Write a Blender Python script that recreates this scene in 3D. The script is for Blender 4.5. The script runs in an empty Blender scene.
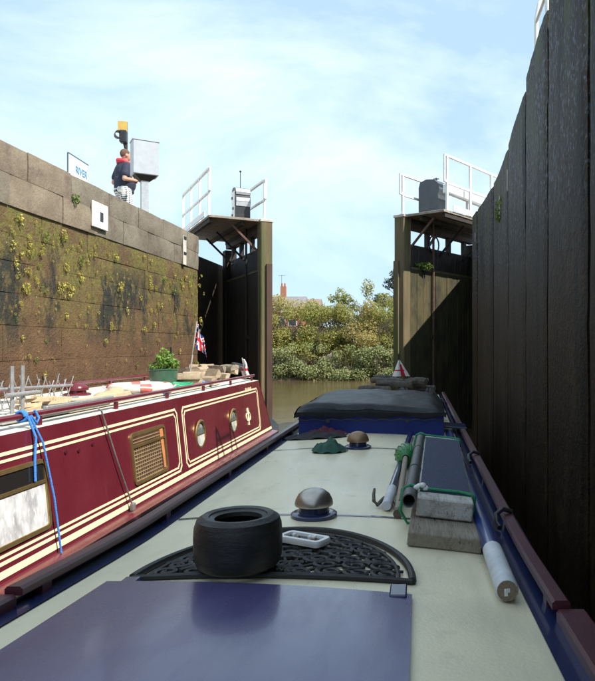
import bpy, bmesh, math, random
from mathutils import Vector, Matrix, noise as mnoise
R = math.radians
rng = random.Random(7)

# ------------------------------------------------------------------ camera, sky, sun, exposure
# eye is the world origin, +Y runs along the boats, water lies at z = WATER
WATER = -2.05
F = 660.0                      # focal length in photo pixels
VPX, VPY = 419.0, 346.0        # vanishing point of the boats in photo pixels
scene = bpy.context.scene
C = scene.collection
cam_d = bpy.data.cameras.new('camera'); cam = bpy.data.objects.new('camera', cam_d); C.objects.link(cam)
cam.location = (0, 0, 0); cam.rotation_euler = (R(90), 0, 0)
cam_d.sensor_fit = 'VERTICAL'; cam_d.sensor_height = 24; cam_d.lens = 24 * F / 681
cam_d.shift_x = -(VPX - 297.5) / 681; cam_d.shift_y = (VPY - 340.5) / 681
cam_d.clip_start = .05; cam_d.clip_end = 6000
scene.camera = cam

SUN_EL, SUN_BACK = R(47.4), R(27)
to_sun = Vector((math.cos(SUN_BACK) * math.cos(SUN_EL), -math.sin(SUN_BACK) * math.cos(SUN_EL), math.sin(SUN_EL)))
world = bpy.data.worlds.new('World'); scene.world = world; world.use_nodes = True
wn, wl = world.node_tree.nodes, world.node_tree.links
bg = wn['Background']
sky = wn.new('ShaderNodeTexSky'); sky.sky_type = 'NISHITA'; sky.sun_disc = False
sky.sun_elevation = SUN_EL; sky.sun_rotation = math.atan2(to_sun.x, to_sun.y); sky.air_density = 1.0; sky.dust_density = .6; sky.ozone_density = 1.2
tc = wn.new('ShaderNodeTexCoord'); mp = wn.new('ShaderNodeMapping'); mp.inputs['Location'].default_value = (.6, 2.4, 2.2); mp.inputs['Scale'].default_value = (.9, 1.0, 2.3); mp.inputs['Rotation'].default_value = (0, R(-14), R(20))
nz = wn.new('ShaderNodeTexNoise'); nz.inputs['Scale'].default_value = 1.7; nz.inputs['Detail'].default_value = 9; nz.inputs['Roughness'].default_value = .58; nz.inputs['Distortion'].default_value = .5
rp = wn.new('ShaderNodeValToRGB'); rp.color_ramp.elements[0].position = .41; rp.color_ramp.elements[1].position = .74
rp.color_ramp.elements[0].color = (.16, .16, .16, 1); rp.color_ramp.elements[1].color = (.82, .82, .82, 1)
mx = wn.new('ShaderNodeMix'); mx.data_type = 'RGBA'
mx.inputs['B'].default_value = (8.3, 9.0, 9.3, 1)
wl.new(tc.outputs['Generated'], mp.inputs['Vector']); wl.new(mp.outputs['Vector'], nz.inputs['Vector']); wl.new(nz.outputs['Fac'], rp.inputs['Fac'])
wl.new(rp.outputs['Color'], mx.inputs['Factor']); mc_ = wn.new('ShaderNodeMix'); mc_.data_type = 'RGBA'; mc_.inputs['Factor'].default_value = .72; mc_.inputs['B'].default_value = (2.6, 4.45, 6.2, 1)
wl.new(sky.outputs['Color'], mc_.inputs['A']); wl.new(mc_.outputs['Result'], mx.inputs['A']); wl.new(mx.outputs['Result'], bg.inputs['Color'])
bg.inputs['Strength'].default_value = .098
sl = bpy.data.lights.new('sun', 'SUN'); sl.energy = 4.7; sl.angle = R(.5); sl.color = (1, .95, .87)
so = bpy.data.objects.new('sun', sl); C.objects.link(so); so.rotation_euler = to_sun.to_track_quat('Z', 'Y').to_euler(); so.location = to_sun * 30
vs = scene.view_settings; vs.view_transform = 'Standard'; vs.look = 'None'; vs.gamma = 1; vs.exposure = .82; vs.use_curve_mapping = False

# ------------------------------------------------------------------ materials
MATS = {}
def mat(name, col, rough=.6, col2=None, scale=6, amt=1.0, bump=0, bscale=None, metal=0, spec=.5, coat=0, stretch=(1, 1, 1), col3=None, scale3=1.5, lo=.35, hi=.65, detail=6, obj=False, lo3=.5, hi3=.68, transl=0):
    if name in MATS: return MATS[name]
    m = bpy.data.materials.new(name); m.use_nodes = True; n, l = m.node_tree.nodes, m.node_tree.links
    p = n['Principled BSDF']; p.inputs['Base Color'].default_value = (*col, 1); p.inputs['Roughness'].default_value = rough
    p.inputs['Metallic'].default_value = metal; p.inputs['Specular IOR Level'].default_value = spec; p.inputs['Coat Weight'].default_value = coat; p.inputs['Coat Roughness'].default_value = .05
    if obj:
        g = n.new('ShaderNodeTexCoord'); src = g.outputs['Object']
    else:
        g = n.new('ShaderNodeNewGeometry'); src = g.outputs['Position']
    ma = n.new('ShaderNodeMapping'); ma.inputs['Scale'].default_value = stretch; l.new(src, ma.inputs['Vector'])
    def nz(sc, d=detail):
        t = n.new('ShaderNodeTexNoise'); t.inputs['Scale'].default_value = sc; t.inputs['Detail'].default_value = d; t.inputs['Roughness'].default_value = .62
        l.new(ma.outputs['Vector'], t.inputs['Vector']); return t.outputs['Fac']
    def ramp(s, a, b):
        r = n.new('ShaderNodeMapRange'); r.inputs['From Min'].default_value = a; r.inputs['From Max'].default_value = b; l.new(s, r.inputs['Value']); return r.outputs['Result']
    cur = None
    if col2:
        x = n.new('ShaderNodeMix'); x.data_type = 'RGBA'; x.inputs['A'].default_value = (*col, 1); x.inputs['B'].default_value = (*col2, 1)
        l.new(ramp(nz(scale), lo, hi), x.inputs['Factor']); cur = x.outputs['Result']
        rr = n.new('ShaderNodeMapRange'); rr.inputs['To Min'].default_value = max(0, rough - .08); rr.inputs['To Max'].default_value = min(1, rough + .1); l.new(nz(scale * 2.3), rr.inputs['Value']); l.new(rr.outputs['Result'], p.inputs['Roughness'])
    if col3:
        x = n.new('ShaderNodeMix'); x.data_type = 'RGBA'; x.inputs['B'].default_value = (*col3, 1)
        if cur: l.new(cur, x.inputs['A'])
        else: x.inputs['A'].default_value = (*col, 1)
        l.new(ramp(nz(scale3), lo3, hi3), x.inputs['Factor']); cur = x.outputs['Result']
    if cur: l.new(cur, p.inputs['Base Color'])
    if bump:
        b = n.new('ShaderNodeBump'); b.inputs['Strength'].default_value = bump; b.inputs['Distance'].default_value = .02
        l.new(nz(bscale or scale * 3, 8), b.inputs['Height']); l.new(b.outputs['Normal'], p.inputs['Normal'])
    if transl:
        t = n.new('ShaderNodeBsdfTranslucent'); ms = n.new('ShaderNodeMixShader'); ms.inputs['Fac'].default_value = transl
        if cur: l.new(cur, t.inputs['Color'])
        else: t.inputs['Color'].default_value = (*col, 1)
        l.new(p.outputs['BSDF'], ms.inputs[1]); l.new(t.outputs['BSDF'], ms.inputs[2]); l.new(ms.outputs['Shader'], n['Material Output'].inputs['Surface'])
    MATS[name] = m; return m

def wall_material():
    # brown slimy masonry: moss towards the top, black weed stains, pale drips
    m = bpy.data.materials.new('wet_masonry'); m.use_nodes = True; n, l = m.node_tree.nodes, m.node_tree.links
    p = n['Principled BSDF']; p.inputs['Roughness'].default_value = .75
    g = n.new('ShaderNodeNewGeometry'); sp = n.new('ShaderNodeSeparateXYZ'); l.new(g.outputs['Position'], sp.inputs[0])
    def nz(sc, st=(1, 1, 1), d=7, rough=.6):
        ma = n.new('ShaderNodeMapping'); ma.inputs['Scale'].default_value = st; l.new(g.outputs['Position'], ma.inputs['Vector'])
        t = n.new('ShaderNodeTexNoise'); t.inputs['Scale'].default_value = sc; t.inputs['Detail'].default_value = d; t.inputs['Roughness'].default_value = rough; l.new(ma.outputs['Vector'], t.inputs['Vector']); return t.outputs['Fac']
    def rg(s, a, b, c=0, d=1):
        r = n.new('ShaderNodeMapRange'); r.inputs['From Min'].default_value = a; r.inputs['From Max'].default_value = b; r.inputs['To Min'].default_value = c; r.inputs['To Max'].default_value = d; l.new(s, r.inputs['Value']); return r.outputs['Result']
    def mth(op, a, b):
        x = n.new('ShaderNodeMath'); x.operation = op
        for i, v in enumerate((a, b)):
            if isinstance(v, (int, float)): x.inputs[i].default_value = v
            else: l.new(v, x.inputs[i])
        return x.outputs[0]
    def mixc(a, b, f):
        x = n.new('ShaderNodeMix'); x.data_type = 'RGBA'
        for k, v in (('A', a), ('B', b)):
            if isinstance(v, tuple): x.inputs[k].default_value = (*v, 1)
            else: l.new(v, x.inputs[k])
        l.new(f, x.inputs['Factor']); return x.outputs['Result']
    z = sp.outputs['Z']
    base = mixc((.082, .040, .016), (.130, .068, .028), rg(nz(2.2), .35, .68))
    base = mixc(base, (.20, .118, .058), rg(nz(9, (1, 1, .3)), .60, .78))
    base = mixc(base, (.055, .034, .02), rg(nz(4, (1, 1, .18)), .56, .74, 0, .7))
    mossf = mth('MULTIPLY', rg(z, -.1, .9), rg(nz(2.0), .34, .56))
    base = mixc(base, (.125, .115, .018), mth('MULTIPLY', mossf, rg(nz(16), .3, .60)))
    blk = mth('MULTIPLY', rg(nz(1.3, (1, 1, .55), 5), .48, .56), mth('MULTIPLY', rg(z, -.1, .3), rg(z, 1.35, .95)))
    base = mixc(base, (.016, .016, .009), mth('MULTIPLY', blk, rg(nz(9, (1, 1, .6)), .36, .50)))
    base = mixc(base, (.36, .34, .10), mth('MULTIPLY', rg(nz(26), .655, .70), rg(z, -.5, 1.0)))
    l.new(base, p.inputs['Base Color'])
    b = n.new('ShaderNodeBump'); b.inputs['Strength'].default_value = .9; b.inputs['Distance'].default_value = .03
    l.new(mth('ADD', nz(14), mth('MULTIPLY', nz(55), .5)), b.inputs['Height']); l.new(b.outputs['Normal'], p.inputs['Normal'])
    MATS['wet_masonry'] = m; return m
def layered(name, base, layers, rough=.5, bumps=(), rlayers=(), spec=.5, coat=0, coat_rough=.06):
    """base colour, then layers (colour, noise scale, stretch, lo, hi, amount, z-range or None); bumps (scale, stretch, strength)"""
    m = bpy.data.materials.new(name); m.use_nodes = True; n, l = m.node_tree.nodes, m.node_tree.links; p = n['Principled BSDF']
    p.inputs['Roughness'].default_value = rough; p.inputs['Specular IOR Level'].default_value = spec; p.inputs['Coat Weight'].default_value = coat; p.inputs['Coat Roughness'].default_value = coat_rough
    g = n.new('ShaderNodeNewGeometry'); sx = n.new('ShaderNodeSeparateXYZ'); l.new(g.outputs['Position'], sx.inputs[0])
    def nz(sc, st, d=7):
        ma = n.new('ShaderNodeMapping'); ma.inputs['Scale'].default_value = st; ma.inputs['Location'].default_value = (sc * .37, sc * .11, sc * .23); l.new(g.outputs['Position'], ma.inputs['Vector'])
        t = n.new('ShaderNodeTexNoise'); t.inputs['Scale'].default_value = sc; t.inputs['Detail'].default_value = d; t.inputs['Roughness'].default_value = .6; l.new(ma.outputs['Vector'], t.inputs['Vector']); return t.outputs['Fac']
    def rg(s_, a, b, c=0, d=1):
        r = n.new('ShaderNodeMapRange'); r.inputs['From Min'].default_value = a; r.inputs['From Max'].default_value = b; r.inputs['To Min'].default_value = c; r.inputs['To Max'].default_value = d; l.new(s_, r.inputs['Value']); return r.outputs['Result']
    cur = None
    for col, sc, st, lo, hi, amt, zr_ in layers:
        f = rg(nz(sc, st), lo, hi, 0, amt)
        if zr_:
            mu = n.new('ShaderNodeMath'); mu.operation = 'MULTIPLY'; l.new(f, mu.inputs[0]); l.new(rg(sx.outputs['Z'], *zr_), mu.inputs[1]); f = mu.outputs[0]
        x = n.new('ShaderNodeMix'); x.data_type = 'RGBA'; x.inputs['B'].default_value = (*col, 1); l.new(f, x.inputs['Factor'])
        if cur: l.new(cur, x.inputs['A'])
        else: x.inputs['A'].default_value = (*base, 1)
        cur = x.outputs['Result']
    if cur: l.new(cur, p.inputs['Base Color'])
    else: p.inputs['Base Color'].default_value = (*base, 1)
    if rlayers:
        sc, st, lo, hi, a, b = rlayers; l.new(rg(nz(sc, st), lo, hi, a, b), p.inputs['Roughness'])
    prev = None
    for sc, st, stg in bumps:
        b = n.new('ShaderNodeBump'); b.inputs['Strength'].default_value = stg; b.inputs['Distance'].default_value = .02; l.new(nz(sc, st), b.inputs['Height'])
        if prev: l.new(prev, b.inputs['Normal'])
        prev = b.outputs['Normal']
    if prev: l.new(prev, p.inputs['Normal'])
    MATS[name] = m; return m
M_wet = wall_material()
M_mortar = mat('mortar', (.03, .022, .014), .95, (.05, .036, .022), 9, bump=.6)
M_cope = mat('coping_stone', (.142, .120, .084), .85, (.215, .185, .135), 3.2, bump=.6, bscale=22, col3=(.10, .075, .055), scale3=1.6, lo3=.5, hi3=.64)
M_cope2 = mat('coping_stone_rust', (.165, .128, .085), .85, (.23, .185, .13), 4, bump=.6, bscale=22, col3=(.11, .08, .06), scale3=2.1)
M_pale = mat('pale_concrete', (.42, .38, .32), .85, (.55, .51, .45), 5, bump=.4)
I1 = (1, 1, 1)
M_rwall = layered('dark_wet_panel', (.021, .012, .0055), [((.044, .026, .013), 3, (1, 1, .4), .42, .7, .9, None), ((.10, .118, .145), 5, (1, 1, .3), .54, .72, .45, (.5, 1.7)), ((.20, .235, .29), 30, (1, 1, .8), .535, .60, .62, (.5, 1.5)), ((.008, .005, .003), 16, (1, 1, .6), .50, .60, .75, None),
    ((.052, .062, .013), 2.4, (1, 1, .6), .46, .58, .9, (1.2, 2.2)), ((.004, .003, .002), 4, (1, 1, .10), .53, .64, .9, None)], .55, ((20, I1, .6), (70, I1, .4)), spec=.12)
M_rgroove = mat('dark_groove', (.012, .011, .01), .9, (.02, .018, .015), 5)
M_white = mat('white_paint', (.80, .80, .78), .45, (.68, .68, .66), 9)
M_black = mat('black_paint', (.012, .012, .014), .4, (.022, .022, .024), 8)
M_darkst = mat('dark_steel', (.012, .010, .009), .7, (.028, .018, .013), 6, bump=.3)
M_rust = mat('rust', (.075, .036, .022), .85, (.14, .075, .05), 14, bump=.4)
M_gwood = mat('gate_timber', (.100, .074, .038), .85, (.155, .118, .06), 6, bump=.7, stretch=(1, 1, .15), col3=(.07, .085, .025), scale3=2.5, lo3=.45, hi3=.6)
M_gmoss = mat('mossy_gate_plank', (.074, .060, .024), .9, (.042, .040, .014), 3, bump=.8, stretch=(1, 1, .5), col3=(.022, .019, .012), scale3=3.5, lo3=.46, hi3=.66)
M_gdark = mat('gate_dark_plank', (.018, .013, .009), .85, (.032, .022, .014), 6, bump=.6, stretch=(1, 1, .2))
M_deck = mat('deck_board', (.20, .165, .13), .85, (.30, .26, .21), 9, bump=.4)
M_concrete = mat('quay_concrete', (.34, .31, .27), .9, (.44, .41, .36), 3, bump=.3)
M_grass = mat('grass_ground', (.07, .10, .03), .95, (.13, .13, .05), 2.5, bump=.5)
M_mud = mat('river_mud', (.10, .07, .045), .9, (.17, .125, .08), 2, bump=.8)

# ------------------------------------------------------------------ mesh helpers
ORG = {}
class MB:
    def __init__(s): s.v = []; s.f = []; s.mi = []
    def add(s, vs, fs, mi=0):
        o = len(s.v); s.v += [Vector(v) for v in vs]; s.f += [tuple(o + i for i in f) for f in fs]; s.mi += [mi] * len(fs); return s
    def box(s, c, d, rot=None, mi=0, ch=0):
        x, y, z = (k / 2 for k in d); M = rot if rot is not None else Matrix.Identity(3); c = Vector(c)
        if isinstance(M, (int, float)): M = Matrix.Rotation(M, 3, 'Z')
        if ch:
            b = bmesh.new(); bmesh.ops.create_cube(b, size=1)
            for v in b.verts: v.co = Vector((v.co.x * d[0], v.co.y * d[1], v.co.z * d[2]))
            bmesh.ops.bevel(b, geom=list(b.edges), offset=ch, segments=1, affect='EDGES')
            b.verts.index_update(); r = s.add([c + M @ v.co for v in b.verts], [[v.index for v in f.verts] for f in b.faces], mi); b.free(); return r
        return s.add([c + M @ Vector(p) for p in ((-x, -y, -z), (x, -y, -z), (x, y, -z), (-x, y, -z), (-x, -y, z), (x, -y, z), (x, y, z), (-x, y, z))],
                     [(3, 2, 1, 0), (4, 5, 6, 7), (0, 1, 5, 4), (1, 2, 6, 5), (2, 3, 7, 6), (3, 0, 4, 7)], mi)
    def bar(s, a, b, w, h, up=(0, 0, 1), mi=0, ch=0):
        a, b = Vector(a), Vector(b); d = (b - a); L = d.length; d.normalize(); up = Vector(up)
        if abs(d.dot(up)) > .99: up = Vector((0, 1, 0))
        sx = d.cross(up).normalized(); u = sx.cross(d)
        return s.box((a + b) / 2, (w, L, h), Matrix((sx, d, u)).transposed(), mi, ch)
    def tube(s, pts, r, n=8, cap=True, mi=0):
        pts = [Vector(p) for p in pts]; rs = r if isinstance(r, (list, tuple)) else [r] * len(pts)
        vs, fs = [], []; prev = None
        for i, p in enumerate(pts):
            d = (pts[min(i + 1, len(pts) - 1)] - pts[max(i - 1, 0)]).normalized()
            a = (prev if prev is not None else (Vector((0, 0, 1)) if abs(d.z) < .9 else Vector((1, 0, 0)))); a = (a - d * a.dot(d)).normalized(); prev = a; b = d.cross(a)
            for k in range(n):
                t = 2 * math.pi * k / n; vs.append(p + (a * math.cos(t) + b * math.sin(t)) * rs[i])
        for i in range(len(pts) - 1):
            for k in range(n): fs.append((i * n + k, i * n + (k + 1) % n, (i + 1) * n + (k + 1) % n, (i + 1) * n + k))
        if cap: fs += [tuple(range(n - 1, -1, -1)), tuple((len(pts) - 1) * n + k for k in range(n))]
        return s.add(vs, fs, mi)
    def lathe(s, c, prof, n=24, M=None, mi=0, closed=False):
        c = Vector(c); M = M or Matrix.Identity(3); vs, fs = [], []; m = len(prof)
        for k in range(n):
            t = 2 * math.pi * k / n
            for r, z in prof: vs.append(c + M @ Vector((r * math.cos(t), r * math.sin(t), z)))
        for k in range(n):
            k2 = (k + 1) % n
            for i in range(m if closed else m - 1):
                j = (i + 1) % m; fs.append((k * m + i, k2 * m + i, k2 * m + j, k * m + j))
        return s.add(vs, fs, mi)
    def ell(s, c, r, n=12, m=8, M=None, mi=0):
        c = Vector(c); M = M or Matrix.Identity(3); vs, fs = [], []
        r = r if isinstance(r, (tuple, list)) else (r, r, r)
        for i in range(m + 1):
            ph = math.pi * i / m
            for k in range(n):
                t = 2 * math.pi * k / n; vs.append(c + M @ Vector((r[0] * math.sin(ph) * math.cos(t), r[1] * math.sin(ph) * math.sin(t), r[2] * math.cos(ph))))
        for i in range(m):
            for k in range(n): fs.append((i * n + k, (i + 1) * n + k, (i + 1) * n + (k + 1) % n, i * n + (k + 1) % n))
        return s.add(vs, fs, mi)
    def grid(s, fn, nu, nv, mi=0, loop=False):
        vs = [fn(i / nu, j / nv) for i in range(nu + 1) for j in range(nv + 1)]
        fs = [(i * (nv + 1) + j, (i + 1) * (nv + 1) + j, (i + 1) * (nv + 1) + j + 1, i * (nv + 1) + j + 1) for i in range(nu) for j in range(nv)]
        return s.add(vs, fs, mi)
    def prism(s, poly, off, mi=0):      # polygon (3D points) extruded by vector
        off = Vector(off); n = len(poly); P = [Vector(p) for p in poly]
        return s.add(P + [p + off for p in P], [tuple(range(n)), tuple(range(2 * n - 1, n - 1, -1))] + [(i, n + i, n + (i + 1) % n, (i + 1) % n) for i in range(n)], mi)
    def build(s, name, mats, parent=None, origin=None, smooth=False, angle=40, fix=True, sub=0, mods=None):
        o0 = Vector(origin) if origin is not None else (ORG[parent] if parent is not None else Vector())
        me = bpy.data.meshes.new(name); me.from_pydata([v - o0 for v in s.v], [], s.f)
        ml = mats if isinstance(mats, (list, tuple)) else [mats]
        for m in ml: me.materials.append(m)
        if len(ml) > 1: me.polygons.foreach_set('material_index', s.mi)
        if fix:
            b = bmesh.new(); b.from_mesh(me); bmesh.ops.remove_doubles(b, verts=b.verts, dist=1e-5); bmesh.ops.recalc_face_normals(b, faces=b.faces); b.to_mesh(me); b.free()
        if smooth:
            me.polygons.foreach_set('use_smooth', [True] * len(me.polygons)); me.set_sharp_from_angle(angle=R(angle))
        o = bpy.data.objects.new(name, me); C.objects.link(o)
        if parent is not None: o.parent = parent; o.location = o0 - ORG[parent]
        else: o.location = o0
        ORG[o] = o0
        return o
def tag(o, label=None, cat=None, group=None, kind=None):
    if label: o['label'] = label
    if cat: o['category'] = cat
    if group: o['group'] = group
    if kind: o['kind'] = kind
    return o
def thing(name, label, cat, loc, group=None):
    o = bpy.data.objects.new(name, None); C.objects.link(o); o.location = loc; o.empty_display_size = .1; ORG[o] = Vector(loc)
    return tag(o, label, cat, group)
def struct(o): o['kind'] = 'structure'; return o
def at(px, py, Y): return Vector(((px - VPX) / F * Y, Y, -(py - VPY) / F * Y))
def nz3(x, y, z, s=1): return mnoise.noise(Vector((x * s, y * s, z * s)))

# ================================================================== SETTING
def sheet(name, pts, m, z): return struct(MB().add([(x, y, z) for x, y in pts], [tuple(range(len(pts)))]).build(name, m))
# brown river water, real bump
mw = mat('river_water', (.090, .062, .030), .06, (.115, .082, .042), .7, bump=.45, bscale=4.5, stretch=(.5, 1.3, 1), spec=.5)
sheet('water', [(-400, -30), (400, -30), (400, 300), (-400, 300)], mw, WATER)
# quays either side: solid platforms
mb = MB()
mb.box((-35.4, -4.55, -.4), (60, 50.9, 5.2)); struct(mb.build('left_quay_ground', M_concrete))
mb = MB(); mb.box((32.1, -4.55, -.4), (60, 50.9, 5.2)); struct(mb.build('right_quay_ground', M_concrete))
# far land, one sheet to the horizon, with sloping bank
def far(u, v):
    x = -900 + 1800 * u if abs(u - .5) > .48 else -60 + 120 * (u - .02) / .96
    ys = [38.5, 39.6, 40.5, 42, 46, 60, 120, 400, 2500]; zs = [WATER - .5, WATER + .05, WATER + .35, WATER + .75, WATER + 1.1, -.6, -.3, -.3, -.3]
    j = round(v * 8); return (x, ys[j] + (.7 * nz3(x * .3, 0, 1) if j < 4 else 0), zs[j] + (.15 * nz3(x, j, 0) if 0 < j < 6 else 0))
struct(MB().grid(far, 60, 8).build('far_bank_ground', M_mud, smooth=True))

# ------------------------------------------------------------------ left lock wall
WX = -4.6
lw = thing('lock_wall', 'sunlit brown masonry lock wall with moss below a pale stone coping', 'wall', (WX, 8, WATER - .4))
mb = MB(); mb.box((-5.1, -1.2, -.18), (.62, 29.8, 4.7)); mb.build('wall_core', M_mortar, lw)
def stone(x0, y0, y1, z0, z1, mt, parent, proud=0, depth=.25, gap=.003, ch=.007, name='stone', mirror=1):
    b = MB(); nzg = [rng.uniform(-.006, .006) for _ in range(9)]
    ny = max(2, int((y1 - y0) / .35)); nz_ = 2
    ya, yb, za, zb = y0 + gap, y1 - gap, z0 + gap * .7, z1 - gap * .7
    xs = x0 + proud * mirror
    vs = []; fs = []
    for i in range(ny + 1):
        for j in range(nz_ + 1):
            y = ya + (yb - ya) * i / ny; z = za + (zb - za) * j / nz_
            e = (i in (0, ny)) + (j in (0, nz_))
            inset = ch if e else 0
            y += ch * ((i == 0) - (i == ny)) * .3; 
            vs.append((xs - mirror * inset * (1 + .4 * e) + rng.uniform(-.003, .003), y, z + rng.uniform(-.004, .004)))
    for i in range(ny):
        for j in range(nz_): fs.append((i * 3 + j, (i + 1) * 3 + j, (i + 1) * 3 + j + 1, i * 3 + j + 1))
    ring = [i * 3 for i in range(ny + 1)] + [ny * 3 + 1, ny * 3 + 2] + [i * 3 + 2 for i in range(ny - 1, -1, -1)] + [1]
    n0 = len(vs); vs += [(xs - mirror * depth, vs[k][1], vs[k][2]) for k in ring]
    for a in range(len(ring)):
        c = (a + 1) % len(ring); fs.append((ring[a], ring[c], n0 + c, n0 + a))
    fs.append(tuple(n0 + a for a in range(len(ring))))
    return b.add(vs, fs).build(name, mt, parent, smooth=True, angle=55)
zc = [1.58, 1.27, .96, .60, .235, -.17, -.55, -.95, -1.35, -1.75, -2.15]
YE = 13.75
for i in range(len(zc) - 1):
    y = 2.6 + rng.uniform(0, .8)
    while y < YE - .05:
        L = rng.uniform(1.1, 2.3); y1 = y + L
        if YE - y1 < .7: y1 = YE
        stone(WX, y, y1, zc[i + 1], zc[i], M_wet, lw, rng.uniform(-.008, .008)); y = y1
for k, (z0, z1) in enumerate(((1.58, 1.93), (1.93, 2.27))):
    y = 2.8 + .4 * k
    while y < YE - .05:
        L = rng.uniform(.75, 1.25); y1 = y + L
        if YE - y1 < .6: y1 = YE
        stone(WX, y, y1, z0, z1 + (rng.uniform(-.006, .006) if k else 0), M_cope2 if rng.random() < .25 else M_cope, lw, .035 + rng.uniform(-.004, .006), depth=.75 if k else .3, ch=.016, name='coping_stone'); y = y1
mb = MB()
mb.box((-5.55, 15.9, -.2), (.3, 4.6, 4.8)); mb.box((-5.15, 13.66, -.2), (.9, .12, 4.6)); mb.build('recess_lining', M_mortar, lw)
mb = MB(); mb.prism([(-5.6, 18.15, -2.6), (-4.62, 18.15, -2.6), (-4.62, 18.15, 2.2), (-5.6, 18.15, 2.2)], (0, 1.4, 0)); mb.build('quoin_pier', M_cope, lw)
mb = MB(); mb.prism([(-4.64, 19.56, -2.6), (-4.64, 20.85, -2.6), (-4.64, 20.85, 1.55), (-4.64, 19.56, 2.0)], (-.9, 0, 0)); mb.build('wing_wall', M_pale, lw)
# white recess plate with dark slot, and the narrow ladder slot
def wp(px, py):                       # photo pixel on the wall face
    Y = -WX * F / (VPX - px); return Y, -(py - VPY) / F * Y
y0, zt = wp(89, 203); y1, zb = wp(104, 226)
p = MB().box((WX + .045, (y0 + y1) / 2, (zt + zb) / 2 - .02), (.03, y1 - y0, .36), ch=.006).build('recess_plate', M_white, lw)
MB().box((WX + .062, (y0 + y1) / 2 + .02, (zt + zb) / 2 - .03), (.01, .085, .13)).build('keyhole', M_black, p)
y0, zt = wp(180.5, 236); 
p = MB().box((WX + .042, y0 + .1, 1.86), (.016, .16, .56)).build('ladder_slot', M_pale, lw)
MB().box((WX + .054, y0 + .1, 2.1), (.01, .13, .06)).build('rung', M_black, p); MB().box((WX + .054, y0 + .1, 1.80), (.01, .13, .05)).build('rung', M_black, p)

# ------------------------------------------------------------------ right lock wall
def interp(t, tab):
    if t <= tab[0][0]: return tab[0][1]
    for (a, b), (c, d) in zip(tab, tab[1:]):
        if t <= c:
            k = (t - a) / (c - a); return b + (d - b) * k
    return tab[-1][1]
XW0 = [(3.6, .90), (4.8, .92), (6.05, .99), (7.1, 1.03), (8.2, 1.085), (9.4, 1.11), (10.4, 1.10), (11.4, 1.05), (12.35, .975)]
XW = [(3.4 + .15 * k, sum(interp(3.4 + .15 * k + .15 * j, XW0) for j in range(-4, 5)) / 9) for k in range(61)]
rw = thing('lock_wall', 'tall dark lock wall of upright panels in shade beside the cream roofed boat', 'wall', (1.1, 6, WATER - .4))
edges = [-7, -5.6, -4.2, -2.8, -1.4, 0, 1.2, 2.35, 3.55, 4.82, 6.22, 8.05, 9.9, 11.7, 12.35]
for a, b in zip(edges, edges[1:]):
    top = 2.47 if b <= 6.3 else 2.40
    g = .03
    def pf(u, v, a=a, b=b, top=top, g=g):
        y = a + g + (b - a - 2 * g) * u; z = -2.5 + (top + 2.5) * v
        edge = .014 * max(0, 1 - min(u, 1 - u) * (b - a) / .03)
        t = top + .02 * nz3(y * .6, 3, 0) + .008 * nz3(y * 6, 3, 0) if v > .99 else z
        return (interp(y, XW) + edge + .006 * nz3(0, y * 1.3, z * 1.2) + .005 * nz3(5, y * 5, z * 5), y, t)
    m_ = MB().grid(pf, 14, 40)
    n_ = len(m_.v)
    front = list(m_.v)
    # top and edges back to the core
    def back(u, v, pf=pf):
        q = pf(u, 1.0); return (q[0] + .45 * v, q[1], q[2] + .02 * v)
    m_.grid(back, 14, 2)
    for u in (0, 1):
        def sd(t, v, u=u, pf=pf): q = pf(u, v); return (q[0] + .12 * t, q[1], q[2])
        m_.grid(sd, 1, 40)
    m_.build('panel', M_rwall, rw, smooth=True, angle=50)
mb = MB(); mb.box((1.72, 2.7, -.2), (1.05, 19.4, 4.74)); mb.build('wall_core', M_rgroove, rw)
mb = MB(); mb.box((1.58, -.45, 2.33), (.8, 13.3, .24)); mb.build('kerb_wall', M_rwall, rw)
mb = MB(); mb.box((1.84, 15, .0), (.4, 5.25, 4.76)); mb.build('recess_lining', M_rgroove, rw)
mb = MB(); mb.box((1.65, 19.4, -.35), (1.1, 3.4, 4.9)); mb.build('quoin_pier', M_rwall, rw)
for (px, py, h) in ((497, 196, .30), (507, 168, .26), (478, 229, .16)):
    Y = 1.06 * F / (px - VPX); z = -(py - VPY) / F * Y; x = interp(Y, XW)
    MB().box((x - .004, Y, z - .15), (.012, .035, h), ch=.004).build('paint_mark', M_pale, rw)
# white ladder handrail on right quay
lr = thing('ladder_handrail', 'white tubular hoop handrail on top of the dark right wall', 'handrail', (1.3, 6.0, 2.66))
for yy in (5.8, 6.35):
    MB().tube([(1.13, yy, 2.38), (1.13, yy, 3.15), (1.16, yy, 3.3), (1.28, yy, 3.4), (1.4, yy, 3.43), (1.75, yy, 3.43), (1.85, yy, 3.36), (1.88, yy, 3.2), (1.88, yy, 2.6)], .022, 10).build('hoop', M_white, lr, smooth=True)
MB().tube([(1.13, 5.8, 3.12), (1.13, 6.35, 3.12)], .016, 8).build('crossbar', M_white, lr, smooth=True)

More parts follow.
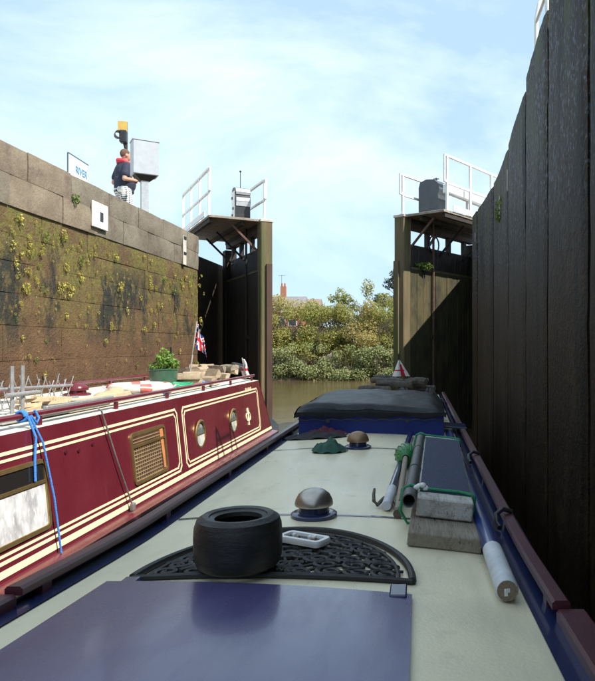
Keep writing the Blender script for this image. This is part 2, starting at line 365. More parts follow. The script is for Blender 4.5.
# ================================================================== LOCK GATES
DECK = 2.86
def gate(mitre, h, n, L, label, rail_up, rail_dn, left):
    """mitre: centre of mitre post, h: unit vector to the heel, n: unit vector to the upstream face"""
    h = Vector((*h, 0)).normalized(); n = Vector((*n, 0)).normalized(); m0 = Vector((*mitre, 0)); Z = Vector((0, 0, 1))
    ang = math.atan2(h.y, h.x)
    g = thing('lock_gate', label, 'gate', (mitre[0], mitre[1], WATER - .5))
    P = lambda s, t, z: m0 + h * s + n * t + Z * z
    def bx(name, s, t, z, ds, dt, dz, mt, par=g, ch=0): return MB().box(P(s, t, z), (ds, dt, dz), ang, ch=ch).build(name, mt, par)
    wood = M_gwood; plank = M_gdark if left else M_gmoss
    # mitre post (stepped: timber with a sealing strip)
    bx('mitre_post', 0, 0, .11, .26, .27, 5.4, wood, ch=.02)
    bx('sealing_strip', -.155, -.05, -.35, .05, .13, 4.4, mat('red_brown_timber', (.045, .023, .015), .8, (.075, .04, .026), 5, bump=.5, stretch=(1, 1, .2)) if left else M_gwood)
    bx('post_cap', 0, 0, DECK - .03, .29, .30, .07, M_pale, ch=.012)
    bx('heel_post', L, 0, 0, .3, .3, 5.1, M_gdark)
    npl = int((L - .3) / .24); w = (L - .3) / npl
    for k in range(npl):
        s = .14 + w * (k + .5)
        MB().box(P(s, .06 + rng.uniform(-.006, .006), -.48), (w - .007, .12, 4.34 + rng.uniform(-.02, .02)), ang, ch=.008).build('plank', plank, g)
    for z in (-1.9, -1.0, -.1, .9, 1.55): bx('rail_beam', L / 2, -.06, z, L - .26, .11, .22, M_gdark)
    bx('upper_plate', L / 2, .0, 1.98, L - .3, .06, .55, M_darkst)
    bx('plate_flange', L / 2, .04, 1.72, L - .3, .16, .05, M_gwood)
    bx('top_beam', L / 2, 0, DECK - .2, L, .2, .14, M_darkst)
    for s in (L * .32, L * .62, L * .86): bx('stanchion', s, 0, 2.4, .1, .1, .4, M_darkst)
    # walkway of cross boards on the upstream side
    W = 1.28 if left else 1.16; nb = int((L + .1) / .24)
    for k in range(nb):
        s = -.08 + (L + .1) / nb * (k + .5)
        MB().box(P(s, W / 2 - .02, DECK - .035 + rng.uniform(-.003, .003)), ((L + .1) / nb - .008, W, .055), ang, ch=.006).build('deck_board', M_deck, g)
    for t in (.08, .5, W - .08): bx('joist', L / 2, t, DECK - .11, L, .07, .09, M_gdark)
    bx('kick_board', L / 2 + .1, W - .0, DECK + .06, L - .3, .02, .12, M_white)
    for s in (.12, L * .45, L * .8): MB().bar(P(s, .07, 2.1), P(s, .75, DECK - .12), .035, .045).build('bracket', M_rust if s < .2 else M_darkst, g)
    MB().bar(P(.10, .12, 1.75), P(.10, .12, DECK - .08), .05, .05).build('paddle_guide', M_rust, g)
    MB().tube([P(.95, .17, -2.2), P(.95, .17, DECK)], .028, 8).build('paddle_rod', M_rust if not left else M_darkst, g, smooth=True)
    for zz in (.2, -1.4): bx('rod_bracket', .95, .14, zz, .12, .1, .08, M_darkst)
    # railings
    for (t, s0, s1, hh, posts) in (rail_up, rail_dn):
        r = MB().bar(P(s0 - .02, t, DECK + hh), P(s1, t, DECK + hh), .05, .045).build('handrail', M_white, g)
        MB().bar(P(s0, t, DECK + hh * .5), P(s1, t, DECK + hh * .5), .04, .04).build('mid_rail', M_white, g)
        for k in range(posts):
            s = s0 + (s1 - s0) * k / (posts - 1)
            MB().box(P(s, t, DECK + hh / 2 - .02), (.055, .045, hh - .0), ang).build('rail_post', M_white, g)
        MB().box(P(s0 - .10, t, DECK + hh * .76), (.035, .035, hh * .5), ang).build('rail_post', M_white, g)
        for zz in (hh, hh * .52): MB().bar(P(s0 - .11, t, DECK + zz - .001), P(s0 + .01, t, DECK + zz - .001), .038, .036).build('rail_return', M_white, g)
    return g, P, ang
gl, PL, aL = gate((-3.50, 15.0), (-.5, .866), (-.866, -.5), 3.2, 'dark timber lock gate with railed walkway beside the sunlit masonry wall',
                  (1.23, .04, 3.0, 1.02, 4), (.02, -.02, 1.3, .90, 2), True)
gr_, PR, aR = gate((-.36, 14.45), (.58, .81), (.81, -.58), 2.95, 'mossy planked lock gate with railed walkway next to the dark panelled wall',
                   (1.11, .08, 2.9, 1.14, 4), (.02, -.02, 1.5, .88, 3), False)
# gate gear housings
M_galv2 = mat('light_grey_paint', (.55, .57, .60), .4, (.48, .50, .53), 8)
gear = MB()
def gear_case(P, ang, s, t, w, d, hgt, name, par, mats, label):
    prof = [(-d / 2, 0), (d / 2, 0), (d / 2, hgt * .55), (d * .56, hgt * .7), (d * .5, hgt * .85), (d * .28, hgt * .97), (-d * .1, hgt), (-d * .42, hgt * .95), (-d / 2, hgt * .8)]
    pts = [P(s - w / 2, t + a, DECK + z) for a, z in prof]; off = P(s + w / 2, 0, 0) - P(s - w / 2, 0, 0)
    o = MB().prism(pts, off).build(name, mats[0], par); o['label'] = label; return o
gs, gt, gw = .55, .40, .34
prof = [(.17, 0), (-.17, 0), (-.17, .34), (-.20, .44), (-.20, .54), (-.16, .60), (-.19, .66), (-.15, .75), (-.02, .79), (.10, .78), (.17, .70)]
gc = MB().prism([PL(gs + a, gt - gw / 2, DECK + z) for a, z in prof], PL(0, gw, 0) - PL(0, 0, 0)).build('gear_case', M_black, gl); gc['label'] = 'black curved gear casing with white panels'
MB().box(PL(gs, gt + gw / 2 + .006, DECK + .36), (.26, .012, .66), aL).build('end_panel', M_white, gc)
for (za, aa, zb_, ab) in ((.345, -.174, .44, -.204), (.45, -.204, .535, -.204), (.61, -.168, .66, -.194), (.665, -.194, .745, -.155)):
    MB().prism([PL(gs + aa, gt - gw / 2 + .01, DECK + za), PL(gs + aa, gt + gw / 2 - .01, DECK + za), PL(gs + ab, gt + gw / 2 - .01, DECK + zb_), PL(gs + ab, gt - gw / 2 + .01, DECK + zb_)], PL(-.008, 0, 0) - PL(0, 0, 0)).build('light_band', M_galv2, gc)
for a_, z in ((.06, .15), (-.02, .30), (.07, .55)): MB().box(PL(gs + a_, gt + gw / 2 + .02, DECK + z), (.06, .016, .06), aL).build('bolt', M_black, gc)
MB().tube([PL(.6, .4, DECK + .78), PL(.6, .4, DECK + 1.18)], .008, 6).ell(PL(.6, .4, DECK + 1.19), .025, 8, 6).build('aerial', M_darkst, gc)
gc = gear_case(PR, aR, .62, .40, .42, .52, .82, 'gear_case', gr_, [mat('slate_paint', (.05, .06, .075), .45, (.07, .08, .09), 6)], 'dark slate rounded gear casing behind a white arm')
MB().bar(PR(.28, .92, DECK + .52), PR(2.6, .90, DECK + .46), .10, .19, ch=.01).build('gate_arm', M_white, gr_)
for s in (1.25, 2.1): MB().box(PR(s, .91, DECK + .2), (.07, .07, .4), aR).build('arm_stand', M_white, gr_)
MB().tube([PR(.7, .42, DECK + .8), PR(.7, .42, DECK + .9)], .02, 8).tube([PR(.6, .42, DECK + .86), PR(.8, .42, DECK + .9)], .012, 6).build('spindle', M_black, gr_)
MB().tube([PR(1.15 + .2 * math.cos(t), .05, 2.36 + .2 * math.sin(t)) for t in [k * .35 for k in range(19)]], .018, 6, cap=False).build('hand_wheel', M_black, gr_)
MB().bar(PR(.9, .04, 2.25), PR(1.35, .04, 2.68), .04, .05).build('diagonal_stay', M_black, gr_)

# ================================================================== QUAYSIDE THINGS (left)
GZ = 2.2
M_galv = mat('galvanised', (.30, .32, .34), .5, (.38, .40, .42), 12, metal=.4)
M_boxg = mat('grey_cabinet_paint', (.38, .41, .44), .45, (.33, .36, .39), 8)
# control cabinet on post
bc = at(144.5, 160, 12.6); cb = thing('control_cabinet', 'grey metal box on a square post beside the man in shorts', 'cabinet', (bc.x, bc.y, GZ))
a = R(32)
RZ = Matrix.Rotation(a, 3, 'Z')
MB().box((bc.x, bc.y, bc.z + .01), (.46, .34, .64), a, ch=.012).build('box', M_boxg, cb)
MB().box((bc.x, bc.y, bc.z + .335), (.48, .36, .02), a).build('lid', M_boxg, cb)
zb = bc.z - .31
MB().add([Vector((bc.x, bc.y, z)) + RZ @ Vector((sx * w, sy * d, 0)) for z, w, d in ((zb, .20, .14), (zb - .1, .08, .07)) for sx, sy in ((-1, -1), (1, -1), (1, 1), (-1, 1))],
         [(0, 1, 5, 4), (1, 2, 6, 5), (2, 3, 7, 6), (3, 0, 4, 7), (0, 1, 2, 3), (4, 5, 6, 7)]).build('taper', M_darkst, cb)
MB().box((bc.x, bc.y, (GZ + zb) / 2 - .03), (.13, .13, zb - GZ - .02), a).build('post', M_galv, cb)
MB().box((bc.x, bc.y, GZ + .012), (.26, .26, .024), a).build('base_plate', M_galv, cb)
# signal
sp_ = at(126, 140, 14.4); sg = thing('signal_post', 'slim dark signal post with yellow plate behind the man', 'signal', (sp_.x, sp_.y, GZ))
MB().tube([(sp_.x, sp_.y, GZ), (sp_.x, sp_.y, at(0, 122, 14.4).z)], .035, 8).build('post', M_darkst, sg, smooth=True)
MB().box((sp_.x - .05, sp_.y - .06, at(0, 128, 14.4).z), (.19, .03, .25), R(12)).build('plate', mat('yellow_plate', (.55, .36, .08), .5, (.46, .30, .07), 8), sg)
hd = MB().box((sp_.x - .02, sp_.y - .08, at(0, 138, 14.4).z), (.15, .16, .27), R(12), ch=.02).build('signal_head', M_black, sg)
MB().lathe((sp_.x - .12, sp_.y - .12, at(0, 136.5, 14.4).z), [(.075, -.07), (.08, .09), (.07, .09), (.065, -.07)], 14, Matrix.Rotation(R(90), 3, 'X') @ Matrix.Rotation(R(35), 3, 'Y')).build('visor', M_black, hd)
MB().tube([(sp_.x - .02, sp_.y - .06, at(0, 143, 14.4).z), (sp_.x, sp_.y, at(0, 150, 14.4).z)], .03, 6).build('bracket', M_darkst, sg)
# RIVER sign, standing on the quay, seen from the side
s0, s1 = Vector((-4.98, 9.36, 0)), Vector((-5.02, 10.0, 0))
sgn = thing('notice_board', 'white board with blue lettering on the coping of the masonry wall', 'sign', ((s0.x + s1.x) / 2, (s0.y + s1.y) / 2, GZ))
M_sign = mat('sign_white', (.70, .76, .80), .4, (.62, .70, .76), 5); M_sblue = mat('sign_blue', (.10, .26, .44), .4); M_sedge = mat('sign_edge', (.07, .12, .16), .5)
zt = at(67, 153.5, 9.36).z
MB().bar(s0 + Vector((0, 0, zt - .3)), s1 + Vector((0, 0, zt - .3)), .02, .6).build('board', M_sign, sgn)
MB().bar(s0 + Vector((0, 0, zt + .012)), s1 + Vector((0, 0, zt + .008)), .026, .016).build('top_trim', M_sedge, sgn)
for e in (s0, s1): MB().box((e.x, e.y, zt - .3), (.018, .018, .61)).build('side_trim', M_sedge, sgn)
for e in (s0.lerp(s1, .2), s0.lerp(s1, .8)): MB().box((e.x - .035, e.y, (GZ + zt) / 2 - .05), (.05, .05, zt - GZ - .1)).build('leg', M_galv, sgn)
def text_part(body, size, origin, xdir, updir, mt, parent, name='lettering', ext=.003, label=None):
    cu = bpy.data.curves.new('txt', 'FONT'); cu.body = body; cu.size = size; cu.extrude = ext; cu.align_x = 'CENTER'; cu.align_y = 'CENTER'
    t = bpy.data.objects.new('txt', cu); C.objects.link(t); bpy.context.view_layer.update()
    me = bpy.data.meshes.new_from_object(t.evaluated_get(bpy.context.evaluated_depsgraph_get())); C.objects.unlink(t); bpy.data.objects.remove(t)
    x = Vector(xdir).normalized(); u = Vector(updir); u = (u - x * u.dot(x)).normalized(); nrm = x.cross(u)
    b = MB(); b.add([Vector(origin) + x * v.co.x + u * v.co.y + nrm * v.co.z for v in me.vertices], [tuple(p.vertices) for p in me.polygons])
    bpy.data.meshes.remove(me); return b.build(name, mt, parent, fix=False)
mid = s0.lerp(s1, .62); text_part('RIVER', .15, (mid.x + .014, mid.y, zt - .17), (s1 - s0), (0, 0, 1), M_sblue, sgn)

# ------------------------------------------------------------------ person
def remeshed(mb, voxel, smooth=4):
    me = bpy.data.meshes.new('tmp'); me.from_pydata(mb.v, [], mb.f); b = bmesh.new(); b.from_mesh(me); bmesh.ops.recalc_face_normals(b, faces=b.faces); b.to_mesh(me); b.free()
    o = bpy.data.objects.new('tmp', me); C.objects.link(o)
    r = o.modifiers.new('r', 'REMESH'); r.mode = 'VOXEL'; r.voxel_size = voxel
    s = o.modifiers.new('s', 'SMOOTH'); s.factor = .5; s.iterations = smooth
    bpy.context.view_layer.update(); ev = o.evaluated_get(bpy.context.evaluated_depsgraph_get()); m2 = bpy.data.meshes.new_from_object(ev)
    out = MB().add([v.co.copy() for v in m2.vertices], [tuple(p.vertices) for p in m2.polygons])
    C.objects.unlink(o); bpy.data.objects.remove(o); bpy.data.meshes.remove(m2); return out
pp = at(124, 200, 13.4); PB = Vector((pp.x, pp.y, GZ)); FA = R(48)          # figure faces local +x, turned by FA
def W_(x, y, z): c, s = math.cos(FA), math.sin(FA); return PB + Vector((x * c - y * s, x * s + y * c, z))
def capsule(mb, pts, rs):
    for (a, b), (r0, r1) in zip(zip(pts, pts[1:]), zip(rs, rs[1:])):
        a, b = Vector(a), Vector(b); k = 5
        mb.tube([a.lerp(b, i / k) for i in range(k + 1)], [r0 + (r1 - r0) * i / k for i in range(k + 1)], 10)
        mb.ell(a, r0, 10, 8); mb.ell(b, r1, 10, 8)
M_skin = mat('skin', (.52, .30, .21), .55, (.46, .25, .17), 20)
body = MB()
def lw_(*pts): return [W_(*p) for p in pts]
MZ = Matrix.Rotation(FA, 3, 'Z')
body.ell(W_(-.02, 0, 1.30), (.13, .20, .24), M=MZ); body.ell(W_(.03, 0, 1.08), (.17, .19, .17), M=MZ); body.ell(W_(-.02, 0, .95), (.15, .18, .13), M=MZ)
capsule(body, lw_((-.02, 0, 1.45), (.02, 0, 1.56)), (.075, .06))
for s in (-1, 1):
    capsule(body, lw_((-.01, .09 * s, .93), (.03, .10 * s, .50), (-.01, .10 * s, .10)), (.095, .06, .042))
    capsule(body, lw_((-.01, .10 * s, .08), (.15, .11 * s, .035)), (.045, .035))
    capsule(body, lw_((-.02, .19 * s, 1.42), (-.10, .25 * s, 1.14), (.16, .16 * s, 1.16)), (.062, .048, .034))
    palm = W_(.21, .13 * s, 1.17); body.ell(palm, (.05, .035, .022), M=MZ)
    for f in range(4):
        y = .13 * s + (f - 1.5) * .019; ln = (.065, .078, .074, .058)[f]
        capsule(body, lw_((.24, y, 1.175), (.24 + ln * .6, y, 1.17), (.24 + ln * .9, y, 1.145)), (.0095, .009, .008))
    capsule(body, lw_((.20, .13 * s - .03 * s, 1.18), (.235, .13 * s - .055 * s, 1.185), (.26, .13 * s - .06 * s, 1.175)), (.011, .010, .008))
hc = W_(.035, 0, 1.68)
body.ell(hc, (.095, .078, .118), 16, 12, MZ); body.ell(W_(.075, 0, 1.625), (.055, .055, .06), M=MZ)
capsule(body, lw_((.12, 0, 1.69), (.148, 0, 1.655)), (.010, .016)); body.ell(W_(.12, 0, 1.605), (.015, .025, .008), M=MZ)
for s in (-1, 1): body.ell(W_(.02, .082 * s, 1.665), (.025, .012, .035), M=MZ); body.ell(W_(.112, .03 * s, 1.69), (.012, .014, .008), M=MZ)
person = remeshed(body, .011, 3).build('person', M_skin, origin=PB, smooth=True, angle=180)
tag(person, 'man in dark t-shirt, red collar and checked shorts behind the grey cabinet', 'person')
sh = MB(); sh.ell(W_(-.02, 0, 1.30), (.155, .225, .26), M=MZ); sh.ell(W_(.03, 0, 1.08), (.20, .215, .2), M=MZ); sh.tube(lw_((.0, 0, 1.2), (0, 0, .90)), [.19, .19], 16)
for s in (-1, 1): capsule(sh, lw_((-.02, .18 * s, 1.42), (-.07, .235 * s, 1.24)), (.085, .082))
remeshed(sh, .014, 4).build('shirt', mat('navy_shirt', (.02, .025, .045), .9, (.03, .036, .06), 14, bump=.3), person, smooth=True, angle=180)
st = MB(); st.ell(W_(-.02, 0, .95), (.175, .205, .16), M=MZ)
for s in (-1, 1): capsule(st, lw_((-.01, .09 * s, .92), (.03, .105 * s, .53)), (.125, .115))
M_check = mat('checked_cloth', (.42, .42, .40), .9)
nt = M_check.node_tree; ck = [nt.nodes.new('ShaderNodeTexWave') for _ in range(2)]; gm = nt.nodes.new('ShaderNodeNewGeometry'); mm = nt.nodes.new('ShaderNodeMath'); mm.operation = 'ADD'
for w_, d_ in zip(ck, ('Z', 'Y')): w_.bands_direction = d_; w_.inputs['Scale'].default_value = 8.5; nt.links.new(gm.outputs['Position'], w_.inputs['Vector'])
nt.links.new(ck[0].outputs['Fac'], mm.inputs[0]); nt.links.new(ck[1].outputs['Fac'], mm.inputs[1]); cr = nt.nodes.new('ShaderNodeValToRGB'); cr.color_ramp.elements[0].color = (.05, .07, .08, 1); cr.color_ramp.elements[0].position = .2; cr.color_ramp.elements[1].color = (.68, .68, .64, 1); cr.color_ramp.elements[1].position = .75
mh = nt.nodes.new('ShaderNodeMath'); mh.operation = 'MULTIPLY'; mh.inputs[1].default_value = .55; nt.links.new(mm.outputs[0], mh.inputs[0]); nt.links.new(mh.outputs[0], cr.inputs['Fac']); nt.links.new(cr.outputs['Color'], nt.nodes['Principled BSDF'].inputs['Base Color'])
remeshed(st, .014, 4).build('shorts', M_check, person, smooth=True, angle=180)
hr = MB(); hr.ell(W_(.018, 0, 1.705), (.100, .084, .105), 16, 10, MZ); hr2 = remeshed(hr, .012, 2); hr2.build('hair', mat('short_brown_hair', (.09, .05, .03), .9, (.14, .08, .05), 40, bump=.5), person, smooth=True, angle=180)
jk = MB(); M_red = mat('red_webbing', (.55, .03, .05), .6, (.45, .02, .04), 12)
jk.tube([W_(.20, -.09, 1.12), W_(.17, -.13, 1.32), W_(.07, -.135, 1.475), W_(-.06, -.11, 1.53), W_(-.115, 0, 1.545), W_(-.06, .11, 1.53), W_(.07, .135, 1.475), W_(.17, .13, 1.32), W_(.20, .09, 1.12)], [.03, .045, .05, .05, .05, .05, .05, .045, .03], 10)
jk.build('life_jacket', M_red, person, smooth=True)
for s in (-1, 1): 
    e = MB(); capsule(e, lw_((-.03, .10 * s, .05), (.15, .11 * s, .04)), (.055, .045)); remeshed(e, .012, 2).build('shoe', M_black, person, smooth=True, angle=180)

# ================================================================== OUR NARROWBOAT (cream roof)
XL, XR = -1.18, .435; XC, XH = (XL + XR) / 2, (XR - XL) / 2
Y0, Y1 = 1.0, 11.0
def zr(x, y):
    u = (x - XC) / XH; t = max(0, (2.75 - y) / .85)
    return -.752 - .052 * u * u - .026 * (x - XC) + .05 * t * t / (t + .35)
def onroof(px, py, up=0):
    x, y = -.4, 3
    for _ in range(12): y = (zr(x, y) + up) * F / (VPY - py); x = (px - VPX) / F * y
    return Vector((x, y, zr(x, y) + up))
M_cream = layered('cream_roof', (.82, .735, .52), [((.73, .66, .475), 1.6, I1, .4, .65, 1, None), ((.50, .48, .37), 2.6, (1.6, .25, 1), .53, .72, .5, None), ((.40, .37, .28), 7, I1, .60, .74, .45, None), ((.16, .12, .08), 42, I1, .70, .735, .8, None), ((.26, .23, .18), 110, I1, .66, .72, .5, None), ((.82, .80, .62), 14, (3, .5, 1), .64, .74, .5, None)],
    .4, ((3.0, I1, .10), (90, I1, .10)), (5, (1.5, .5, 1), .35, .7, .26, .52))
M_navy = mat('navy_gloss', (.012, .020, .075), .22, (.016, .026, .085), 5, coat=.4)
M_hatch = layered('hatch_gloss', (.070, .062, .165), [((.085, .074, .185), 2.2, I1, .4, .65, 1, None), ((.14, .13, .19), 60, (1, 1, 1), .68, .72, .5, None), ((.085, .08, .14), 7, (3, .6, 1), .56, .75, .4, None)], .25, ((1.7, I1, .10), (140, I1, .04)), (6, (2, .5, 1), .35, .7, .20, .36), coat=.3, coat_rough=.10)
M_maroon = layered('maroon_rail', (.060, .011, .020), [((.085, .018, .028), 4, I1, .4, .65, 1, None), ((.12, .08, .08), 30, (1, .3, 1), .66, .74, .5, None)], .4, ((60, I1, .08),), coat=.15)
boat = thing('narrowboat', 'narrowboat with cream roof and navy hatch, in shade along the dark panelled wall', 'boat', (XC, 6, WATER - .5))
b = MB(); b.grid(lambda u, v: (lambda x, y: (x, y, zr(x, y)))(XL + (XR - XL) * u, Y0 + (Y1 - Y0) * v ** 1.6), 24, 50)
b.grid(lambda u, v: (XL, Y0 + (Y1 - Y0) * u, zr(XL, Y0 + (Y1 - Y0) * u) - .05 * v), 30, 1); b.grid(lambda u, v: (XR, Y0 + (Y1 - Y0) * u, zr(XR, Y0 + (Y1 - Y0) * u) - .05 * v), 30, 1)
b.build('roof', M_cream, boat, smooth=True, angle=50)
def strip(xa, xb, ya, yb, up, m_, name, par=boat, n=30, th=.0):
    return MB().grid(lambda u, v: (lambda x, y: (x, y, zr(x, y) + up))(xa + (xb - xa) * v, ya + (yb - ya) * u), n, 3).build(name, m_, par, smooth=True)
strip(XL + .004, -1.075, Y0, Y1, .004, M_navy, 'roof_border'); strip(.325, XR - .004, Y0, Y1, .004, M_navy, 'roof_border')
for yy in (2.93, 4.86):
    MB().grid(lambda u, v: (lambda x, y: (x, y, zr(x, y) + .004))(-1.07 + 1.39 * u, yy + .018 * (v - .5)), 20, 1).build('roof_line', M_navy, boat)
def sweep(xa, w, ya, yb, z0, z1, n=40):
    m_ = MB(); vs = []
    for i in range(n + 1):
        y = ya + (yb - ya) * i / n; zz = zr(xa, y); r = .008
        for dx, dz in ((-w / 2, z0), (w / 2, z0), (w / 2, z1 - r), (w / 2 - r, z1), (-w / 2 + r, z1), (-w / 2, z1 - r)): vs.append((xa + dx, y, zz + dz))
    fs = [(i * 6 + k, i * 6 + (k + 1) % 6, (i + 1) * 6 + (k + 1) % 6, (i + 1) * 6 + k) for i in range(n) for k in range(6)] + [tuple(range(6)), tuple(n * 6 + k for k in range(6))]
    return m_.add(vs, fs)
for xa in (XL + .031, XR - .031):
    r = sweep(xa, .052, 1.87, Y1 - .05, .034, .060).build('handrail', M_maroon, boat, smooth=True, angle=30)
    for k in range(10): MB().box((xa, 2.0 + k * .97, zr(xa, 2.0 + k * .97) + .017), (.045, .05, .036)).build('rail_foot', M_maroon, r)
    s = -1 if xa < 0 else 1
    sweep(xa + .025 * s, .085, .9, 1.855, -.10, .045, 10).build('stern_rail', M_maroon, boat, smooth=True, angle=30)
# cabin sides, gunwale, hull
for s, xe in ((-1, XL), (1, XR)):
    MB().prism([(xe, Y0, zr(xe, Y0) - .02), (xe, Y1, zr(xe, Y1) - .02), (xe + .09 * s, Y1 + .15, -1.50), (xe + .09 * s, Y0, -1.50)], (-.03 * s, 0, 0)).build('cabin_side', M_navy, boat)
MB().prism([(XL, Y1, -.82), (XR, Y1, -.85), (XR + .09, Y1 + .15, -1.5), (XL - .09, Y1 + .15, -1.5)], (0, -.03, 0)).build('front_bulkhead', M_navy, boat)
MB().prism([(XL, Y0, -.75), (XR, Y0, -.80), (XR + .09, Y0, -1.5), (XL - .09, Y0, -1.5)], (0, .03, 0)).build('rear_bulkhead', M_navy, boat)
def hull_mb(xl, xr, ya, yb, ybow, zg, bow_rise=.3):
    xc, h = (xl + xr) / 2, (xr - xl) / 2; st = []
    for i in range(9): st.append((ya + (yb - ya) * i / 8, h, 0))
    for i in range(1, 10): t = i / 9; st.append((yb + (ybow - yb) * t, max(.03, h * (1 - t ** 2.2)), bow_rise * t * t))
    vs, fs = [], []
    for y, w, dz in st:
        for dx, z in ((-w, zg + dz), (-w * 1.0, zg + dz - .12), (-w * .97, WATER - .3), (w * .97, WATER - .3), (w, zg + dz - .12), (w, zg + dz)): vs.append((xc + dx, y, z))
    n = len(st)
    for i in range(n - 1):
        for k in range(5): fs.append((i * 6 + k, i * 6 + k + 1, (i + 1) * 6 + k + 1, (i + 1) * 6 + k))
        fs.append((i * 6 + 5, i * 6, (i + 1) * 6, (i + 1) * 6 + 5))
    fs += [tuple(range(6)), tuple((n - 1) * 6 + k for k in range(6))]
    return MB().add(vs, fs)
M_hull = mat('black_hull', (.012, .012, .013), .5, (.022, .02, .02), 6)
hull_mb(-1.40, .64, -.6, 11.2, 13.3, -1.5).build('hull', M_hull, boat, smooth=True, angle=30)
# mushroom vents
M_chrome = mat('dull_steel', (.42, .39, .35), .32, (.36, .33, .30), 20, metal=.9); M_bronze = mat('bronze', (.30, .19, .12), .45, (.25, .16, .10), 20, metal=.6)
def vent(px, py, m_, r, par, zf=None, label=None):
    q = zf if zf else onroof(px, py)
    v = MB().lathe(q + Vector((0, 0, .0)), [(r * 1.22, 0), (r * 1.22, .014), (r * 1.1, .02), (r * .82, .022), (r * .78, .05), (.001, .05)], 28).build('mushroom_vent', M_navy if par is boat else MATS['red_paint'], par, smooth=True)
    MB().lathe(q, [(r * .7, .048), (r * 1.0, .05), (r * 1.02, .058), (r * .97, .075), (r * .82, .098), (r * .55, .115), (r * .25, .123), (.0005, .125)], 32).build('dome', m_, v, smooth=True, angle=60)
    if label: v['label'] = label
    return v
vent(314, 516, M_chrome, .083, boat, label='steel domed roof vent'); vent(358, 448, M_bronze, .080, boat, label='bronze domed roof vent')
# sliding hatch
hp = lambda x, y: -.699 - .022 * (x + .475) + .052 * (1.93 - y) - .012 * ((x + .475) / .45) ** 2
h_ = MB()
def hx(u, y): return -.935 + .915 * u
def hf(u, v):
    yf = 1.975 - .06 * u; y = .95 + (yf - .95) * v; x = hx(u, y); return (x, y, hp(x, y))
h_.grid(hf, 20, 16)
h_.grid(lambda u, v: (lambda q: (q[0], q[1] + .004 * math.sin(v * math.pi), q[2] - .045 * v))(hf(u, 1)), 20, 4)
for e in (0, 1): h_.grid(lambda u, v: (lambda q: (q[0], q[1], q[2] - .06 * v))(hf(e, u)), 16, 2)
hatch = h_.build('sliding_hatch', M_hatch, boat, smooth=True, angle=40)
for x, yf in ((-.87, 2.02), (-.06, 1.975)): MB().box((x, yf - .05, zr(x, yf - .05) + .012), (.05, .09, .022), ch=.004).build('hatch_runner', M_navy, hatch)
# ------------------------------------------------------------------ things lying on the roof
# half round scroll mat
M_rub = mat('black_rubber', (.012, .012, .013), .55, (.02, .02, .021), 16, bump=.2)
mc = Vector((-.455, 2.05, 0)); A_, B_ = .435, .60
mt_ = thing('scroll_doormat', 'half round black openwork doormat under the small tyre', 'doormat', (mc.x, mc.y + .25, zr(mc.x, 2.3)))
def mpt(x, y, up): return Vector((mc.x + x, mc.y + y, zr(mc.x + x, mc.y + y) + up))
arc = [(A_ * math.cos(t), B_ * math.sin(t)) for t in [math.pi * k / 40 for k in range(41)]]
MB().tube([mpt(x, y, .012) for x, y in arc], .0125, 8).build('rim', M_rub, mt_, smooth=True)
MB().tube([mpt(x * .90, y * .905 + .006, .010) for x, y in arc], .007, 6).build('inner_rim', M_rub, mt_, smooth=True)
MB().tube([mpt(-A_ + 2 * A_ * k / 20, .0, .010) for k in range(21)], .010, 6).build('back_bar', M_rub, mt_, smooth=True)
def scroll(cx, cy, r, a0, hand):
    pts = [mpt(cx + (r * (1 - t * .82)) * math.cos(a0 + hand * t * 9.5), cy + (r * (1 - t * .82)) * math.sin(a0 + hand * t * 9.5), .009) for t in [k / 26 for k in range(27)]]
    MB().tube(pts, [.0092 - .002 * k / 26 for k in range(27)], 6).build('scroll', M_rub, mt_, smooth=True)
for ring, cnt, rr in ((.80, 19, .044), (.60, 14, .046), (.40, 9, .046), (.18, 5, .044)):
    for k in range(cnt):
        t = math.pi * (k + .5) / cnt; scroll(A_ * ring * math.cos(t), B_ * ring * math.sin(t) + .01, rr * (1 + .12 * (k % 2)), t + (0 if k % 2 else 2), 1 if k < cnt / 2 else -1)
for k in range(12):
    t = math.pi * (k + .8) / 13; x, y = math.cos(t), math.sin(t)
    MB().tube([mpt(A_ * f * x + .02 * math.sin(f * 9 + k), B_ * f * y, .008) for f in [.1 + .8 * j / 12 for j in range(13)]], .0055, 6).build('tendril', M_rub, mt_, smooth=True)
# kart tyre
M_tyre = layered('tyre_rubber', (.012, .012, .012), [((.030, .028, .026), 8, (1, 1, 3), .45, .7, .8, None), ((.085, .07, .052), 16, (1, 1, 2), .56, .74, .5, (-.62, -.74)), ((.06, .055, .05), 70, (1, 1, 4), .62, .72, .5, None)], .5, ((26, (1, 1, 4), .22), (120, I1, .15)), (9, (1, 1, 3), .35, .7, .36, .66))
def tyre(c, ro, ri, hgt, name, label, M=None, group=None):
    prof = [(ri, .012), (ri + .012, 0), (ro * .80, 0), (ro * .93, hgt * .07), (ro * .985, hgt * .2), (ro, hgt * .38), (ro, hgt * .62), (ro * .985, hgt * .8), (ro * .93, hgt * .93), (ro * .80, hgt), (ro * .66, hgt * .985), (ri + .014, hgt * .96), (ri, hgt * .93), (ri * .98, hgt * .85), (ro * .8, hgt * .7), (ro * .84, hgt * .5), (ro * .8, hgt * .3), (ri * .98, hgt * .15)]
    o = MB().lathe(c, prof, 40, M, closed=True).build(name, M_tyre, origin=c, smooth=True, angle=35); return tag(o, label, 'tyre', group)
q = onroof(227.5, 578, .022); tyre(Vector((q.x, q.y + .12, q.z - .003)), .137, .074, .165, 'kart_tyre', 'small smooth black tyre lying flat on the half round mat')
